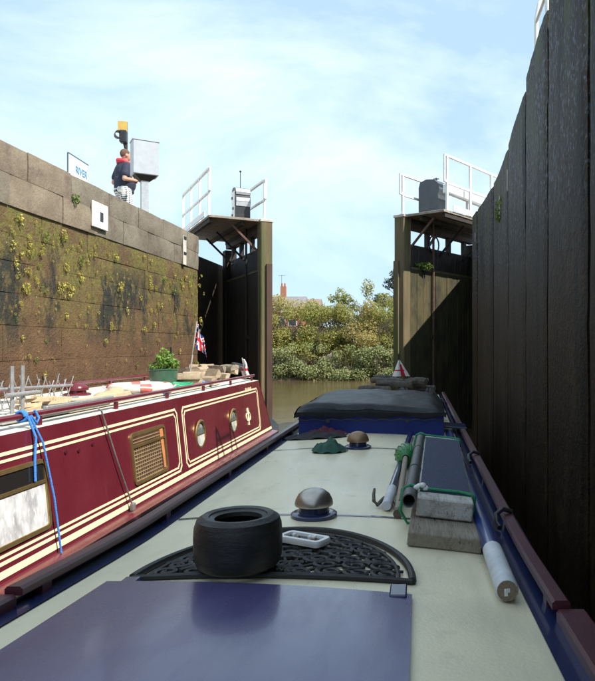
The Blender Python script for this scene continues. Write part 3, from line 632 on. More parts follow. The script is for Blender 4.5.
# white hand held device / torch cradle
q = onroof(304, 542, .024); tr = thing('plastic_tray', 'white plastic tray with dark inset and knobs beside the small tyre', 'tray', (q.x, q.y, q.z))
a = R(-28)
RZ = Matrix.Rotation(a, 3, 'Z'); L_, W2, T_ = .185, .085, .022
def rr(l, w, r, z, n=5): return [Vector((sx * (l / 2 - r) + r * math.cos(t), sy * (w / 2 - r) + r * math.sin(t), z)) for sx, sy, t0 in ((1, 1, 0), (-1, 1, 90), (-1, -1, 180), (1, -1, 270)) for t in [R(t0 + 90 * k / n) for k in range(n + 1)]]
loops = [rr(L_, W2, .02, 0), rr(L_ + .006, W2 + .006, .022, T_ * .6), rr(L_, W2, .02, T_), rr(L_ - .03, W2 - .03, .012, T_), rr(L_ - .034, W2 - .034, .01, T_ - .010)]
vs = [q + RZ @ p for lp in loops for p in lp]; n_ = len(loops[0]); fs = [(i * n_ + k, i * n_ + (k + 1) % n_, (i + 1) * n_ + (k + 1) % n_, (i + 1) * n_ + k) for i in range(4) for k in range(n_)]
M_wplast = mat('white_plastic', (.78, .78, .76), .35, (.72, .72, .70), 9)
MB().add(vs, fs + [tuple(range(n_))]).build('tray', M_wplast, tr, smooth=True, angle=40)
MB().add([q + RZ @ p for p in loops[4]], [tuple(range(n_))]).build('inset', mat('dark_plastic', (.03, .032, .035), .4), tr)
for k, (x, y) in enumerate(((-.05, .008), (-.02, -.012), (.02, .01), (.05, -.006), (.035, .014))): MB().lathe(q + RZ @ Vector((x, y, T_ - .012)), [(.009, 0), (.009, .010), (.006, .014), (.0005, .014)], 10).build('knob', M_bronze if k % 2 else M_wplast, tr)
# timber plank stack
def wood(name, c1, c2, st=(6, 1, 6)): return mat(name, c1, .8, c2, 5, bump=.4, stretch=st, obj=True)
M_grey = layered('weathered_timber', (.25, .215, .165), [((.15, .125, .095), 16, (4, .35, 4), .48, .66, .8, None), ((.36, .32, .26), 5, I1, .5, .7, .7, None), ((.05, .04, .03), 30, (3, .25, 1.5), .62, .68, .9, None), ((.09, .07, .05), 60, I1, .66, .72, .7, None)], .85, ((30, (4, .4, 4), .5),))
M_whw = layered('whitewashed_timber', (.50, .49, .45), [((.33, .31, .27), 9, (2, .6, 2), .46, .64, .9, None), ((.20, .17, .13), 26, (2.5, .5, 1.2), .58, .66, .8, None), ((.06, .05, .04), 22, (2.6, .3, .8), .64, .68, .9, None), ((.60, .59, .56), 60, I1, .6, .7, .6, None)], .8, ((40, (3, .5, 3), .5),)); M_nav2 = mat('navy_nonslip', (.012, .022, .062), .65, (.022, .035, .085), 30, bump=.5, bscale=120, col3=(.10, .11, .13), scale3=38, lo3=.66, hi3=.72)
tilt = R(-5)
def frame(x, y, z, yaw, roll): return Vector((x, y, z)), Matrix.Rotation(yaw, 3, 'Z') @ Matrix.Rotation(-roll, 3, 'Y')
zz = zr(.09, 3.4)
o0, RM = frame(.095, 2.50, zr(.095, 2.6) + .004, R(-1.5), R(-6))
pl = MB().box(o0 + RM @ Vector((0, .98, .028)), (.285, 1.96, .052), RM, ch=.004).build('timber_board', M_grey, origin=o0 + RM @ Vector((0, .98, 0)))
tag(pl, 'weathered grey timber board lying under the navy topped plank', 'board')
o1 = o0 + RM @ Vector((-.005, .22, .058))
np_ = thing('gang_plank', 'thick plank with navy non-slip top and whitewashed ends, tied with green cord', 'plank', o1 + RM @ Vector((0, .9, 0)))
MB().box(o1 + RM @ Vector((0, .93, .042)), (.235, 1.86, .080), RM, ch=.006).build('beam', M_whw, np_)
MB().box(o1 + RM @ Vector((0, .94, .0845)), (.220, 1.66, .005), RM, ch=.001).build('tread', M_nav2, np_)
# grey pipe along the plank
pa = o1 + RM @ Vector((-.15, -.03, .07)); pb = o1 + RM @ Vector((-.145, 1.9, .07))
M_pipe = mat('grey_pipe', (.06, .062, .06), .5, (.085, .085, .08), 10)
d = (pb - pa).normalized(); pm = MB(); pm.tube([pa, pb], .029, 20, cap=False); pm.tube([pa, pb], .024, 20, cap=False)
ax = d.to_track_quat('Z', 'Y').to_matrix(); pm.lathe(pa, [(.024, 0), (.029, 0)], 20, ax); pm.lathe(pb, [(.024, 0), (.029, 0)], 20, ax)
pipe = pm.build('drain_pipe', M_pipe, origin=(pa + pb) / 2, smooth=True, angle=50); tag(pipe, 'dark grey plastic pipe tied along the navy topped plank', 'pipe')
for f in (.35, .68): pm = MB().tube([pa.lerp(pb, f - .006), pa.lerp(pb, f + .006)], .0325, 20).build('collar', M_pipe, pipe, smooth=True, angle=50)
# green cord loops
M_gcord = mat('green_cord', (.01, .20, .09), .5, (.015, .28, .12), 30, bump=.4, bscale=150)
for f, nm in ((.115, 'green cord round the navy topped plank next to the white knot'), (1.80, 'green cord round the navy topped plank end facing the blue deck box')):
    pts = [(-.182, .05), (-.18, .085), (-.15, .106), (-.118, .098), (-.06, .094), (.06, .094), (.115, .092), (.127, .08), (.128, .03), (.126, -.012), (0, -.016) if 0 else (.148, -.045), (.15, -.064), (-.15, -.064), (-.186, -.01)]
    pts = [o1 + RM @ Vector((x, f + .012 * math.sin(k * 1.7) - .10 * (k > 8 and k < 13) * 0, z)) for k, (x, z) in enumerate(pts)]
    # smooth closed loop
    sm = []
    for i in range(len(pts)):
        p0, p1, p2, p3 = (pts[(i + k - 1) % len(pts)] for k in range(4))
        for t in (0, .33, .66): sm.append(p1.lerp(p2, t))
    cdo = MB().tube(sm + [sm[0]], .0065, 7, cap=False).build('cord', M_gcord, origin=sm[0], smooth=True); tag(cdo, nm, 'cord')
kn = MB()
for k in range(4): kn.ell(o1 + RM @ Vector((-.125 + .012 * k, .105 + .008 * (k % 2), .098 + .006 * (k % 3))), (.016, .012, .012), 8, 6)
kn.build('cord_knot', M_wplast, origin=o1 + RM @ Vector((-.125, .105, .09)), smooth=True); tag(bpy.data.objects['cord_knot'], 'small knot of white cord tied on a corner of the navy topped plank', 'knot')
# large blue pole with white end
def pole(name, label, p0, p1, r, cut, m1, m2, mend, extra=None):
    p0, p1 = Vector(p0), Vector(p1); o = thing(name, label, 'pole', (p0 + p1) / 2 - Vector((0, 0, r)))
    L = (p1 - p0).length; f = cut / L; d = (p1 - p0).normalized()
    MB().tube([p0.lerp(p1, f), p1], r, 16).build('shaft', m1, o, smooth=True, angle=50)
    MB().tube([p0 + d * .004, p0 + d * .012, p0.lerp(p1, f) + d * .003], [r * .93, r * 1.03, r * 1.03], 16).build('painted_end', m2, o, smooth=True, angle=50)
    MB().tube([p0, p0 + d * .02], r * .9, 16).build('end_grain', mend, o); return o, d
M_endw = wood('end_grain', (.16, .12, .08), (.27, .21, .15), (30, 30, 30)); M_pblue = mat('pole_blue', (.010, .03, .14), .3, (.016, .04, .17), 8, coat=.3); M_tape = mat('white_tape', (.62, .64, .66), .5, (.48, .50, .53), 12, bump=.3)
q = onroof(507.5, 604); pe = Vector((q.x, q.y, q.z + .038)); qe = Vector((.265, 5.75, zr(.265, 5.75) + .037))
bp, d = pole('barge_pole', 'long blue wooden pole with white painted end beside the maroon handrail', pe, qe, .034, .40, M_pblue, M_tape, M_endw)
MB().box(pe - d * .001 + Vector((.002, 0, .002)), (.022, .004, .012), .5).box(pe - d * .001 + Vector((-.004, 0, -.004)), (.01, .004, .02), .1).build('paint_blot', M_wplast, bp)
# boat hook with two prongs
q = onroof(386.5, 512); pe = Vector((q.x, q.y, q.z + .028)); q2 = onroof(411, 437); qe = Vector((q2.x, q2.y, q2.z + .03))
bh, d = pole('boat_hook', 'navy boat hook with white taped end and curved iron prongs', pe, qe, .023, .36, M_navy, M_tape, M_tape)
M_iron = mat('brown_iron', (.07, .05, .04), .6, (.11, .08, .06), 14)
for s in (-1, 1):
    base = pe + d * .02; MB().tube([base + Vector((.02 * s, .14, 0)), base + Vector((.045 * s, .02, -.005)), base + Vector((.062 * s, .03, .012)), base + Vector((.066 * s, .08, .03)), base + Vector((.066 * s, .13, .045))], [.009, .009, .009, .008, .006], 8).build('prong', M_iron, bh, smooth=True)
# mop with green and white head
q = onroof(397.5, 519); p0 = Vector((q.x, q.y, q.z + .022)); hc_ = onroof(406, 455, .075)
mp_ = thing('deck_mop', 'wooden mop with green and white bulbous head lying by the grey pipe', 'mop', Vector((q.x, (q.y + hc_.y) / 2, zr(q.x, 3.7))))
MB().tube([p0 + Vector((0, .04, .003)), hc_ + Vector((0, -.05, 0))], .0155, 12).build('shaft', wood('mop_shaft', (.26, .22, .17), (.34, .30, .24)), mp_, smooth=True, angle=50)
MB().tube([p0, p0 + Vector((0, .05, .002))], [.020, .018], 12).build('grip', M_iron, mp_, smooth=True, angle=50)
M_mg = mat('mop_green', (.015, .13, .05), .3, (.05, .24, .07), 9, bump=.3, bscale=40, obj=True, col3=(.65, .72, .60), scale3=9, lo3=.60, hi3=.66, stretch=(1, .4, 1))
mh_ = MB().lathe(hc_, [(.02, -.11), (.045, -.095), (.066, -.05), (.072, 0), (.066, .05), (.045, .09), (.0005, .1)], 18, Matrix.Rotation(R(-90), 3, 'X')).build('head', M_mg, mp_, smooth=True)
for k in range(14):
    t = 2 * math.pi * k / 14; MB().tube([hc_ + Vector((r * math.cos(t + y * 5), y, r * math.sin(t + y * 5))) for r, y in ((.05, -.092), (.069, -.05), (.0745, 0), (.069, .05), (.048, .09))], .0025, 5).build('strand', M_mg, mp_, smooth=True)
# blue box with black cover
BX0, BX1, BY0, BY1 = -1.035, .215, 5.68, 7.65
M_bbox = mat('royal_blue_box', (.008, .020, .15), .5, (.012, .028, .18), 4, spec=.3); M_cover = mat('black_tarpaulin', (.009, .010, .013), .42, (.014, .016, .020), 3, bump=.7, bscale=7, spec=.18)
bxo = thing('covered_box', 'low royal blue deck box under a creased black tarpaulin cover', 'box', (-.41, 6.66, zr(-.41, 6.66)))
zb_ = lambda x: zr(x, 6) + .002
MB().prism([(BX0, BY0, zb_(BX0)), (BX1, BY0, zb_(BX1)), (BX1, BY0, -.60), (BX0, BY0, -.60)], (0, BY1 - BY0, 0)).build('box', M_bbox, bxo)
def cov(u, v):
    # u across, v from front hem over the top to the back hem
    x = BX0 - .02 + (BX1 - BX0 + .04) * u; e = min(u, 1 - u) * 1.29
    top = -.520 +   .03 * math.sin(math.pi * u) - .026 * (x + .4); 
    rnd = .055 * max(0, 1 - e / .16) ** 2
    L = [(0, BY0 - .028, -.618 + .016 * abs(math.sin(u * 11)) + .012 * nz3(u * 9, 1, 0)), (.12, BY0 - .026, -.57), (.2, BY0 - .012, top - .05 - rnd * .6), (.27, BY0 + .06, top - .008 - rnd), (.5, (BY0 + BY1) / 2, top + .02 - rnd), (.8, BY1 - .06, top - .01 - rnd), (.88, BY1 + .012, top - .05 - rnd), (1, BY1 + .02, -.62)]
    for (a0, ya, za), (a1, yb, zb2) in zip(L, L[1:]):
        if v <= a1 + 1e-6:
            t = (v - a0) / (a1 - a0); y = ya + (yb - ya) * t; z = za + (zb2 - za) * t; break
    w = .016 * nz3(x * 2.2, y * 1.3, 7) + .014 * nz3(x * 5 + y * 3, y * 2.5 - x * 2, 3) + .007 * abs(nz3(x * 7 - y * 2, y * 3, 9))
    return Vector((x, y - (w * .9 if v < .2 else 0), z + (w if v >= .2 else w * .3)))
cv = MB(); cv.grid(cov, 60, 60)
for e in (0, 1):
    s = -1 if e == 0 else 1
    def sd(a, t): q = cov(e, .2 + .68 * a); return Vector((q.x + s * (.012 + .01 * t + .008 * nz3(q.y * 4, t * 3, 1)), q.y, q.z + (-.622 - q.z) * t))
    cv.grid(lambda a, t: sd(a, t), 30, 5)
cvo = cv.build('cover', M_cover, bxo, smooth=True, angle=70)
MB().tube([Vector((BX0 + (BX1 - BX0) * k / 30, BY0 - .036, -.625 - .014 * math.sin(k * .9) ** 2)) for k in range(31)], .005, 6).build('lashing_cord', M_black, bxo)
for x in (-.78, -.1): MB().box((x, BY0 - .036, -.64), (.03, .012, .03)).build('toggle', M_black, bxo)
sb = MB().box((.325, 6.25, zr(.33, 6.2) + .055), (.24, .34, .02), Matrix.Rotation(R(4), 3, 'Y'), ch=.004).build('side_flap', M_navy, bxo)
# cloth heaps before the box
def heap(name, label, cat, cx, cy, rx, ry, h, m_, seed, peak=1):
    def fn(u, v):
        t = 2 * math.pi * u; r = v; x = cx + rx * r * math.cos(t) * (1 + .25 * nz3(math.cos(t) * 2, math.sin(t) * 2, seed)); y = cy + ry * r * math.sin(t)
        z = zr(x, y) + .004 + h * (1 - r ** 1.6) * (.62 + .9 * abs(nz3(x * 9 + y * 3, y * 9, seed)) + .5 * abs(nz3(x * 21, y * 17 - x * 8, seed + 2))) + .006 * (1 + math.sin(t * 9 + seed)) * (r > .6)
        return (x, y, z)
    o = MB().grid(fn, 72, 20).build(name, m_, origin=(cx, cy, zr(cx, cy)), smooth=True, angle=80); return tag(o, label, cat)
M_gcl = mat('green_cloth', (.02, .075, .055), .85, (.035, .11, .08), 14, bump=.5)
q = onroof(326, 452); heap('green_cloth', 'crumpled dark green cloth lying by the bronze vent', 'cloth', q.x + .02, q.y + .02, .125, .12, .085, M_gcl, 3)
q = onroof(322, 441); MBk = mat('black_fabric', (.012, .012, .014), .8, (.022, .022, .024), 9, bump=.4)
heap('folded_bag', 'flat black fabric bag in front of the blue deck box', 'bag', -.86, 5.46, .27, .13, .045, MBk, 8)
heap('maroon_cloth', 'folded maroon cloth tucked against the blue deck box', 'cloth', -.80, 5.60, .20, .055, .062, mat('maroon_fabric', (.07, .01, .025), .8, (.09, .015, .03), 9, bump=.4), 12)
# black cord hooks on the inside of the right handrail
for k, yy in enumerate((4.6, 2.98)):
    x = XR - .075; z = zr(x, yy)
    MB().tube([(x + .062, yy + .02, z + .062), (x + .02, yy + .01, z + .075), (x - .012, yy, z + .055), (x - .016, yy - .05, z + .03), (x - .008, yy - .10, z + .02)], .011, 8).build('rail_hook', M_black, boat, smooth=True)
# heap of firewood and bags near the bow
M_log = wood('grey_log', (.045, .037, .03), (.11, .095, .08), (3, 3, 3)); M_logend = wood('log_end', (.24, .18, .12), (.33, .26, .18), (9, 9, 9))
def log(name, c, L, r, yaw, label, group, m1=None, tiltz=0, n=9):
    d = Vector((math.cos(yaw), math.sin(yaw), tiltz)).normalized(); c = Vector(c)
    k = 5; pts = [c + d * L * (i / k - .5) + Vector((0, 0, rng.uniform(-.1, .1) * r)) for i in range(k + 1)]
    b = MB().tube(pts, [r * rng.uniform(.88, 1.08) for _ in pts], n)
    for i in range(len(b.f) - 2, len(b.f)): b.mi[i] = 1
    o = b.build(name, [m1 or M_log, M_logend], origin=c - Vector((0, 0, r)), smooth=True, angle=40); return tag(o, label, 'log', group)
for k in range(24):
    lay = k // 8; x = rng.uniform(-.72, .1) if lay < 2 else rng.uniform(-.55, 0); y = 9.0 + (k % 8) * .18 + .06 * lay; r = rng.uniform(.045, .065)
    log('firewood_log', (x, y, zr(x, y) + r + lay * .09), rng.uniform(.2, .55), r * rng.uniform(.7, 1.15), rng.uniform(-.7, .7), 'weathered grey log on the firewood heap on the cream roof', 'firewood logs on the cream roof')
M_sack = mat('grey_sack', (.10, .10, .10), .85, (.17, .165, .16), 6, bump=.6)
heap('grey_sack', 'grey sack draped over the firewood heap on the cream roof', 'sack', -.42, 9.75, .34, .3, .30, M_sack, 21)
heap('dark_sack', 'dark bundle lying beside the firewood heap on the cream roof', 'sack', .16, 9.45, .16, .3, .19, mat('dark_sack', (.035, .033, .03), .85, (.06, .055, .05), 6, bump=.6), 33)
# small pennants / flags
M_fw, M_fr, M_fb = mat('flag_white', (.78, .78, .78), .8, transl=.25), mat('flag_red', (.55, .02, .04), .8, transl=.25), mat('flag_blue', (.015, .03, .16), .8, transl=.25)
def flag(name, label, base, top, fn, nu, nv, pat, group=None):
    fl = thing(name, label, 'flag', base); MB().tube([base, top], .009, 8).build('pole', mat('flag_pole', (.35, .33, .30), .5), fl, smooth=True)
    b = MB(); vs = [fn(i / nu, j / nv) for i in range(nu + 1) for j in range(nv + 1)]; fs = []; b.v = [Vector(v) for v in vs]
    for i in range(nu):
        for j in range(nv): b.f.append((i * (nv + 1) + j, (i + 1) * (nv + 1) + j, (i + 1) * (nv + 1) + j + 1, i * (nv + 1) + j + 1)); b.mi.append(pat((i + .5) / nu, (j + .5) / nv))
    b.build('cloth', [M_fw, M_fr, M_fb], fl, smooth=True, angle=80, fix=False); return fl
q = at(400.5, 377, 10.3)
def pen(u, v):      # drooping white pennant, v down
    w = .015 + .125 * v; return q + Vector((-.02 + w * 2 * (u - .5) + .03 * v, -.06 * math.sin(u * 6) * v, .26 - .25 * v))
flag('white_pennant', 'small white pennant with thin red cross above the firewood heap on the cream roof', Vector((q.x, q.y, zr(q.x, q.y))), q + Vector((-.02, 0, .27)), pen, 12, 12, lambda u, v: 1 if abs(u - .62) < .09 and v > .25 or abs(v - .62) < .06 and u < .8 else 0)

# ================================================================== MAROON NARROWBOAT (left)
LBZ0, LBZ1 = -1.32, -.51                      # gunwale and roof edge
def lx(z): return -2.295 - .08 * (z + 1.285) / .775
def side(y, z, off=0): return Vector((lx(z) + off, y, z))
def sp(px, py):                               # photo pixel to (Y, z) on the cabin side
    z = -.9
    for _ in range(10): Y = lx(z) * F / (px - VPX); z = -(py - VPY) / F * Y
    return Y, z
M_redp = layered('red_paint', (.098, .010, .017), [((.118, .015, .023), 1.8, I1, .4, .65, 1, None), ((.19, .06, .06), 6, (1, 1, .15), .62, .78, .3, None), ((.05, .008, .012), 45, I1, .69, .73, .6, None)], .28, ((1.6, I1, .16), (60, I1, .05)), (4, (1, 1, .3), .35, .7, .2, .42), coat=.25)
M_creamp = mat('cream_line_paint', (.80, .70, .44), .4, (.74, .64, .40), 7)
M_lroof = mat('pale_roof_paint', (.62, .60, .52), .55, (.52, .50, .44), 4, col3=(.38, .36, .32), scale3=3, lo3=.55, hi3=.75)
M_brass = mat('brass', (.42, .30, .12), .35, (.34, .23, .09), 20, metal=.8); M_glassd = mat('dark_glass', (.015, .014, .013), .05, spec=.6)
rb = thing('narrowboat', 'maroon narrowboat with cream coach lines moored along the sunlit masonry wall', 'boat', (-3.2, 6, WATER - .5))
LY0, LYT, LYB = .6, 9.78, 10.32
MB().prism([side(LY0, LBZ0), side(LYB, LBZ0), side(LYT, LBZ1), side(LY0, LBZ1)], (-.03, 0, 0)).build('cabin_side', M_redp, rb)
FX = -4.02
MB().prism([(FX - .08, LY0, LBZ0), (FX - .08, LYB, LBZ0), (FX, LYT, LBZ1), (FX, LY0, LBZ1)], (.03, 0, 0)).build('cabin_side', M_redp, rb)
MB().prism([side(LYB, LBZ0), side(LYT, LBZ1), (FX, LYT, LBZ1), (FX - .08, LYB, LBZ0)], (0, -.03, 0)).build('front_bulkhead', M_redp, rb)
LC = (lx(LBZ1) + FX) / 2
def lzr(x): u = (x - LC) / .83; return LBZ1 + .042 * (1 - u * u)
b = MB(); b.grid(lambda u, v: (lambda x: (x, LY0 + (LYT - LY0) * v, lzr(x)))(FX + (lx(LBZ1) - .0 - FX) * u), 16, 20); b.grid(lambda u, v: (lambda x: (x, LYT, lzr(x) - .05 * v))(FX + (lx(LBZ1) - FX) * u), 16, 1); b.build('roof', M_lroof, rb, smooth=True)
hull_mb(-4.18, -2.19, -.6, 10.0, 12.2, LBZ0 - .02, .25).build('hull', M_hull, rb, smooth=True, angle=30)
MB().prism([(-2.20, LY0, LBZ0 - .018), (lx(LBZ0) - .01, LY0, LBZ0 + .002), (lx(LBZ0) - .01, LYB, LBZ0 + .002), (-2.20, LYB, LBZ0 - .018)], (0, 0, .012)).build('gunwale', M_redp, rb)
# coach lines (thin raised strips)
def cline(a, c, w, off=.003):
    a, c = Vector((a[0], a[1])), Vector((c[0], c[1])); d = (c - a).normalized(); p = Vector((-d.y, d.x)) * w / 2
    pts = [side(q.x, q.y, off) for q in (a - p - d * w / 2, c - p + d * w / 2, c + p + d * w / 2, a + p - d * w / 2)]
    MB().prism(pts, (-.0025, 0, 0)).build('coach_line', M_creamp, rb)
def panel(ya, yb, zt, zb_, w, k, left=True):
    c = .045
    pts = [(ya, zt - c), (ya + c, zt), (yb - c, zt), (yb, zt - c), (yb, zb_ + c), (yb - c, zb_), (ya + c, zb_), (ya, zb_ + c)]
    for i in range(8): cline(pts[i], pts[(i + 1) % 8], w)
for (ya, yb) in ((.9, 6.42), (6.56, 9.62)):
    panel(ya, yb, -.615, -1.205, .020, 0); panel(ya + .045, yb - .045, -.655, -1.168, .016, 1)
MB().prism([side(LY0, -1.245, .003), side(LYB - .06, -1.245, .003), side(LYB - .03, -1.285, .003), side(LY0, -1.285, .003)], (-.0025, 0, 0)).build('gunwale_line', M_creamp, rb)
# windows
def window(ya, yb, zt, zb_, label, kind):
    r = .05; n = 5
    def ring(g): return [(sx, sz) for sx, sz in [((yb - r) + (r - g) * math.cos(t) if cx else (ya + r) + (r - g) * math.cos(t), (zt - r) + (r - g) * math.sin(t) if cz else (zb_ + r) + (r - g) * math.sin(t)) for cx, cz, t0 in ((1, 1, 0), (0, 1, 90), (0, 0, 180), (1, 0, 270)) for t in [R(t0 + 90 * k / n) for k in range(n + 1)]]]
    o, i_ = ring(0), ring(.026); m = len(o); vs = [side(y, z, .001) for y, z in o] + [side(y, z, .014) for y, z in o] + [side(y, z, .014) for y, z in i_] + [side(y, z, .001) for y, z in i_]
    fs = [(a * m + k, a * m + (k + 1) % m, (a + 1) * m + (k + 1) % m, (a + 1) * m + k) for a in range(3) for k in range(m)]
    w = MB().add(vs, fs).build('window', M_brass, rb, smooth=True, angle=30); w['label'] = label
    return w, i_
# left window: opening hopper over net curtain with painted reflection
y1, _ = sp(47, 490); w, ri = window(2.75, y1, -.70, -1.135, 'brass framed window with white net curtain and painted reflection', 0)
M_net_refl = mat('net_curtain_reflection', (.60, .60, .60), .5, (.30, .30, .31), 5, stretch=(1, 2.2, 1), coat=.6, col3=(.70, .70, .70), scale3=14)  # patchy glass reflection painted into the curtain colour as pale and dark streaks
zm = -.84
def clip(lo, hi): return [(y, min(max(z, lo), hi)) for y, z in ri]
MB().add([side(y, z, .004) for y, z in clip(-2, zm)], [tuple(range(len(ri)))]).build('pane', M_net_refl, w); MB().add([side(y, z, .005) for y, z in clip(zm + .01, 0)], [tuple(range(len(ri)))]).build('pane', M_glassd, w)
MB().bar(side(2.77, zm, .008), side(y1 - .02, zm, .008), .012, .02).build('transom', M_brass, w)
# middle window with a lattice
(ya, _), (yb, _) = sp(131, 455), sp(166, 450); w, ri = window(ya, yb, -.715, -1.14, 'brass framed window with lattice grille', 1)
M_inside = mat('cabin_interior', (.035, .018, .009), .7, (.10, .045, .02), 6)
MB().add([side(y, z, .002) for y, z in ri], [tuple(range(len(ri)))]).build('pane', M_inside, w)
zm = -.83; MB().bar(side(ya + .02, zm, .008), side(yb - .02, zm, .008), .012, .022).build('transom', M_brass, w)
M_lat = mat('lattice', (.30, .22, .12), .6, (.22, .15, .08), 10)
for k in range(9): z = -.868 - k * .030; MB().bar(side(ya + .03, z, .007), side(yb - .13, z, .007), .005, .008).build('grille_bar', M_lat, w)
for k in range(3): z = -.745 - k * .027; MB().bar(side(ya + .03, z, .007), side(yb - .13, z, .007), .005, .007).build('grille_bar', M_lat, w)
for k in range(13): y = ya + .05 + k * (yb - ya - .2) / 12; MB().bar(side(y, -.85, .006), side(y, -1.11, .006), .003, .004, up=(0, 1, 0)).build('grille_bar', M_lat, w)
MB().prism([side(yb - .12, -.75, .004), side(yb - .05, -.75, .004), side(yb - .05, -1.10, .004), side(yb - .09, -1.10, .004)], (.004, 0, 0)).build('curtain', mat('orange_curtain', (.50, .20, .07), .8, (.42, .15, .05), 9), w)
# portholes
for px, py in ((200, 434), (233, 420.5)):
    y, z = sp(px, py); ax = Matrix(((0, 0, 1), (1, 0, 0), (0, 1, 0)))
    o = MB().lathe(side(y, z, .0), [(.155, .001), (.152, .014), (.14, .020), (.128, .014), (.126, .003)], 32, ax).build('porthole', M_brass, rb, smooth=True)
    pts = [side(y + .127 * math.cos(t), z + .127 * math.sin(t), .004) for t in [2 * math.pi * k / 32 for k in range(32)]]
    MB().add(pts[:17], [tuple(range(17))]).build('pane', M_net_refl if 0 else mat('porthole_glass', (.10, .12, .12), .06, (.45, .45, .42), 7, spec=.8, lo=.45, hi=.55), o)
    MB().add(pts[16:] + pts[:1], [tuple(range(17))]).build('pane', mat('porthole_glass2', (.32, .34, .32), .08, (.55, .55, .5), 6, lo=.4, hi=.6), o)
    MB().bar(side(y - .125, z, .008), side(y + .125, z, .008), .006, .010).build('glazing_bar', M_brass, o)
# painted knot emblem and small cream lettering blocks
y, z = sp(248, 416); K = 1.0
em = MB()
for (cy, cz, r) in ((-.055, -.01, .045), (.055, -.01, .045), (0, .07, .032)):
    pts = [side(y + cy + r * math.cos(t), z + cz + r * 1.1 * math.sin(t), .004) for t in [2 * math.pi * k / 20 for k in range(21)]]; em.tube(pts, .008, 6, cap=False)
em.tube([side(y - .02, z - .05, .004), side(y + .0, z - .085, .004), side(y + .02, z - .12, .004)], .008, 6); em.tube([side(y + .02, z - .05, .004), side(y - .0, z - .085, .004), side(y - .02, z - .12, .004)], .008, 6)
em.build('knot_emblem', M_creamp, rb, smooth=True)
y, z = sp(248, 389.5)
for k, w_ in enumerate((.04, .03, .035, .03, .04)): MB().box(side(y - .13 + k * .065, z + .0, .002), (.003, w_, .05 if k % 2 else .056)).build('painted_letter', M_creamp, rb)
# roof handrails
for xa in (lx(LBZ1) - .05, FX + .05):
    zt = lzr(xa) + .075
    r = MB().bar((xa, LY0, zt), (xa, LYT - .1, zt), .038, .034, ch=.008).build('handrail', M_redp, rb)
    for k in range(9): MB().box((xa, 1.0 + k * 1.07, zt - .042), (.022, .035, .075)).build('rail_post', M_redp, r)
# red mushroom vent on that roof
vx = -3.25; vent(0, 0, M_redp, .10, rb, Vector((vx, -vx * F / (VPX - 77), lzr(vx))), 'maroon mushroom vent')
# cabin side restraint bar with bracket
M_chain = mat('grey_strap', (.10, .085, .08), .6, (.17, .15, .14), 18)
(ya, za), (yb, zb2) = sp(98, 411), sp(129, 512)
MB().tube([side(ya, LBZ1 + .05, .0), side(ya, LBZ1 + .03, .025), side((ya + yb) / 2, (za + zb2) / 2, .03), side(yb, -1.27, .035)], .0065, 6).build('tie_bar', M_chain, rb, smooth=True)
MB().box(side(yb, -1.27, .035), (.03, .05, .06), ch=.006).build('tie_bracket', M_chain, rb)
for px, py in ((65, 452), (78, 450.5), (92, 444)):
    y, z = sp(px, py); MB().lathe(side(y, z), [(.016, .0), (.016, .008), (.0005, .01)], 10, Matrix(((0, 0, 1), (1, 0, 0), (0, 1, 0)))).build('screw_cap', mat('dark_maroon', (.07, .008, .015), .4), rb)
# ------------------------------------------------------------------ things on the maroon boat's roof
def lr_(px, x): Y = -x * F / (VPX - px); return Vector((x, Y, lzr(x)))
ZR = lzr
# blue rope knotted to the rail and hanging down the side
M_brope = mat('blue_rope', (.03, .17, .55), .7, (.05, .24, .65), 60, bump=.5, bscale=120)
xr_ = lx(LBZ1) - .05; zr_ = ZR(xr_) + .075; yk = xr_ * F / (20 - VPX)
(yb, zb2) = sp(57, 557); rp_ = MB()
rp_.tube([Vector((xr_ + .028 * math.cos(t), yk + .012 * t / 6.28, zr_ + .03 * math.sin(t))) for t in [k * .45 for k in range(43)]], .009, 7)
rp_.tube([Vector((xr_ + .03, yk + .03, zr_)), side(yk + .02, -.56, .03), side(yk - .0, -.70, .02), side(yk - .015, -.82, .02)], .008, 7)
rp_.tube([Vector((xr_ + .03, yk + .06, zr_)), Vector((xr_ + .05, yk + .09, zr_ - .05)), Vector((xr_ + .045, yk + .12, zr_ - .02)), Vector((xr_ + .03, yk + .10, zr_ + .03))], .008, 7)
rp_.tube([Vector((xr_ + .03, yk + .05, zr_)), side(yk + .08, -.60, .035), side((yk + yb) / 2 + .05, -.95, .04), side(yb, -1.31, .03)], .0065, 7)
o = rp_.build('mooring_rope', M_brope, origin=Vector((xr_, yk, zr_)), smooth=True, angle=70); tag(o, 'bright blue rope knotted on the maroon handrail and hanging down the cabin side', 'rope')
# yagi TV aerial with crossed elements lying on the roof
M_alu = mat('aluminium', (.40, .40, .40), .45, (.30, .30, .30), 20, metal=.5)
xa = -2.95; A0, A1 = lr_(-12, xa), lr_(72, xa)
za_ = ZR(xa) + .17
ae = thing('tv_aerial', 'grey aerial with crossed elements lying on the maroon boat roof', 'aerial', (xa, (A0.y + A1.y) / 2, ZR(xa)))
MB().tube([(xa, A0.y, za_), (xa, A1.y, za_ - .03)], .011, 8).build('boom', M_alu, ae, smooth=True)
MB().tube([(xa - .12, A0.y, za_ - .10), (xa + .05, A1.y, za_ - .13)], .010, 8).build('boom', M_alu, ae, smooth=True)
for k in range(10):
    y = A0.y + .1 + (A1.y - A0.y - .14) * k / 9 + rng.uniform(-.03, .03); z = za_ - .03 * k / 9
    for s in (-1, 1): MB().tube([(xa - .01 * s, y - rng.uniform(.03, .06) * s, z - .16), (xa + .01 * s, y + rng.uniform(.03, .06) * s, z + rng.uniform(.04, .10))], .004, 6).build('element', M_alu, ae)
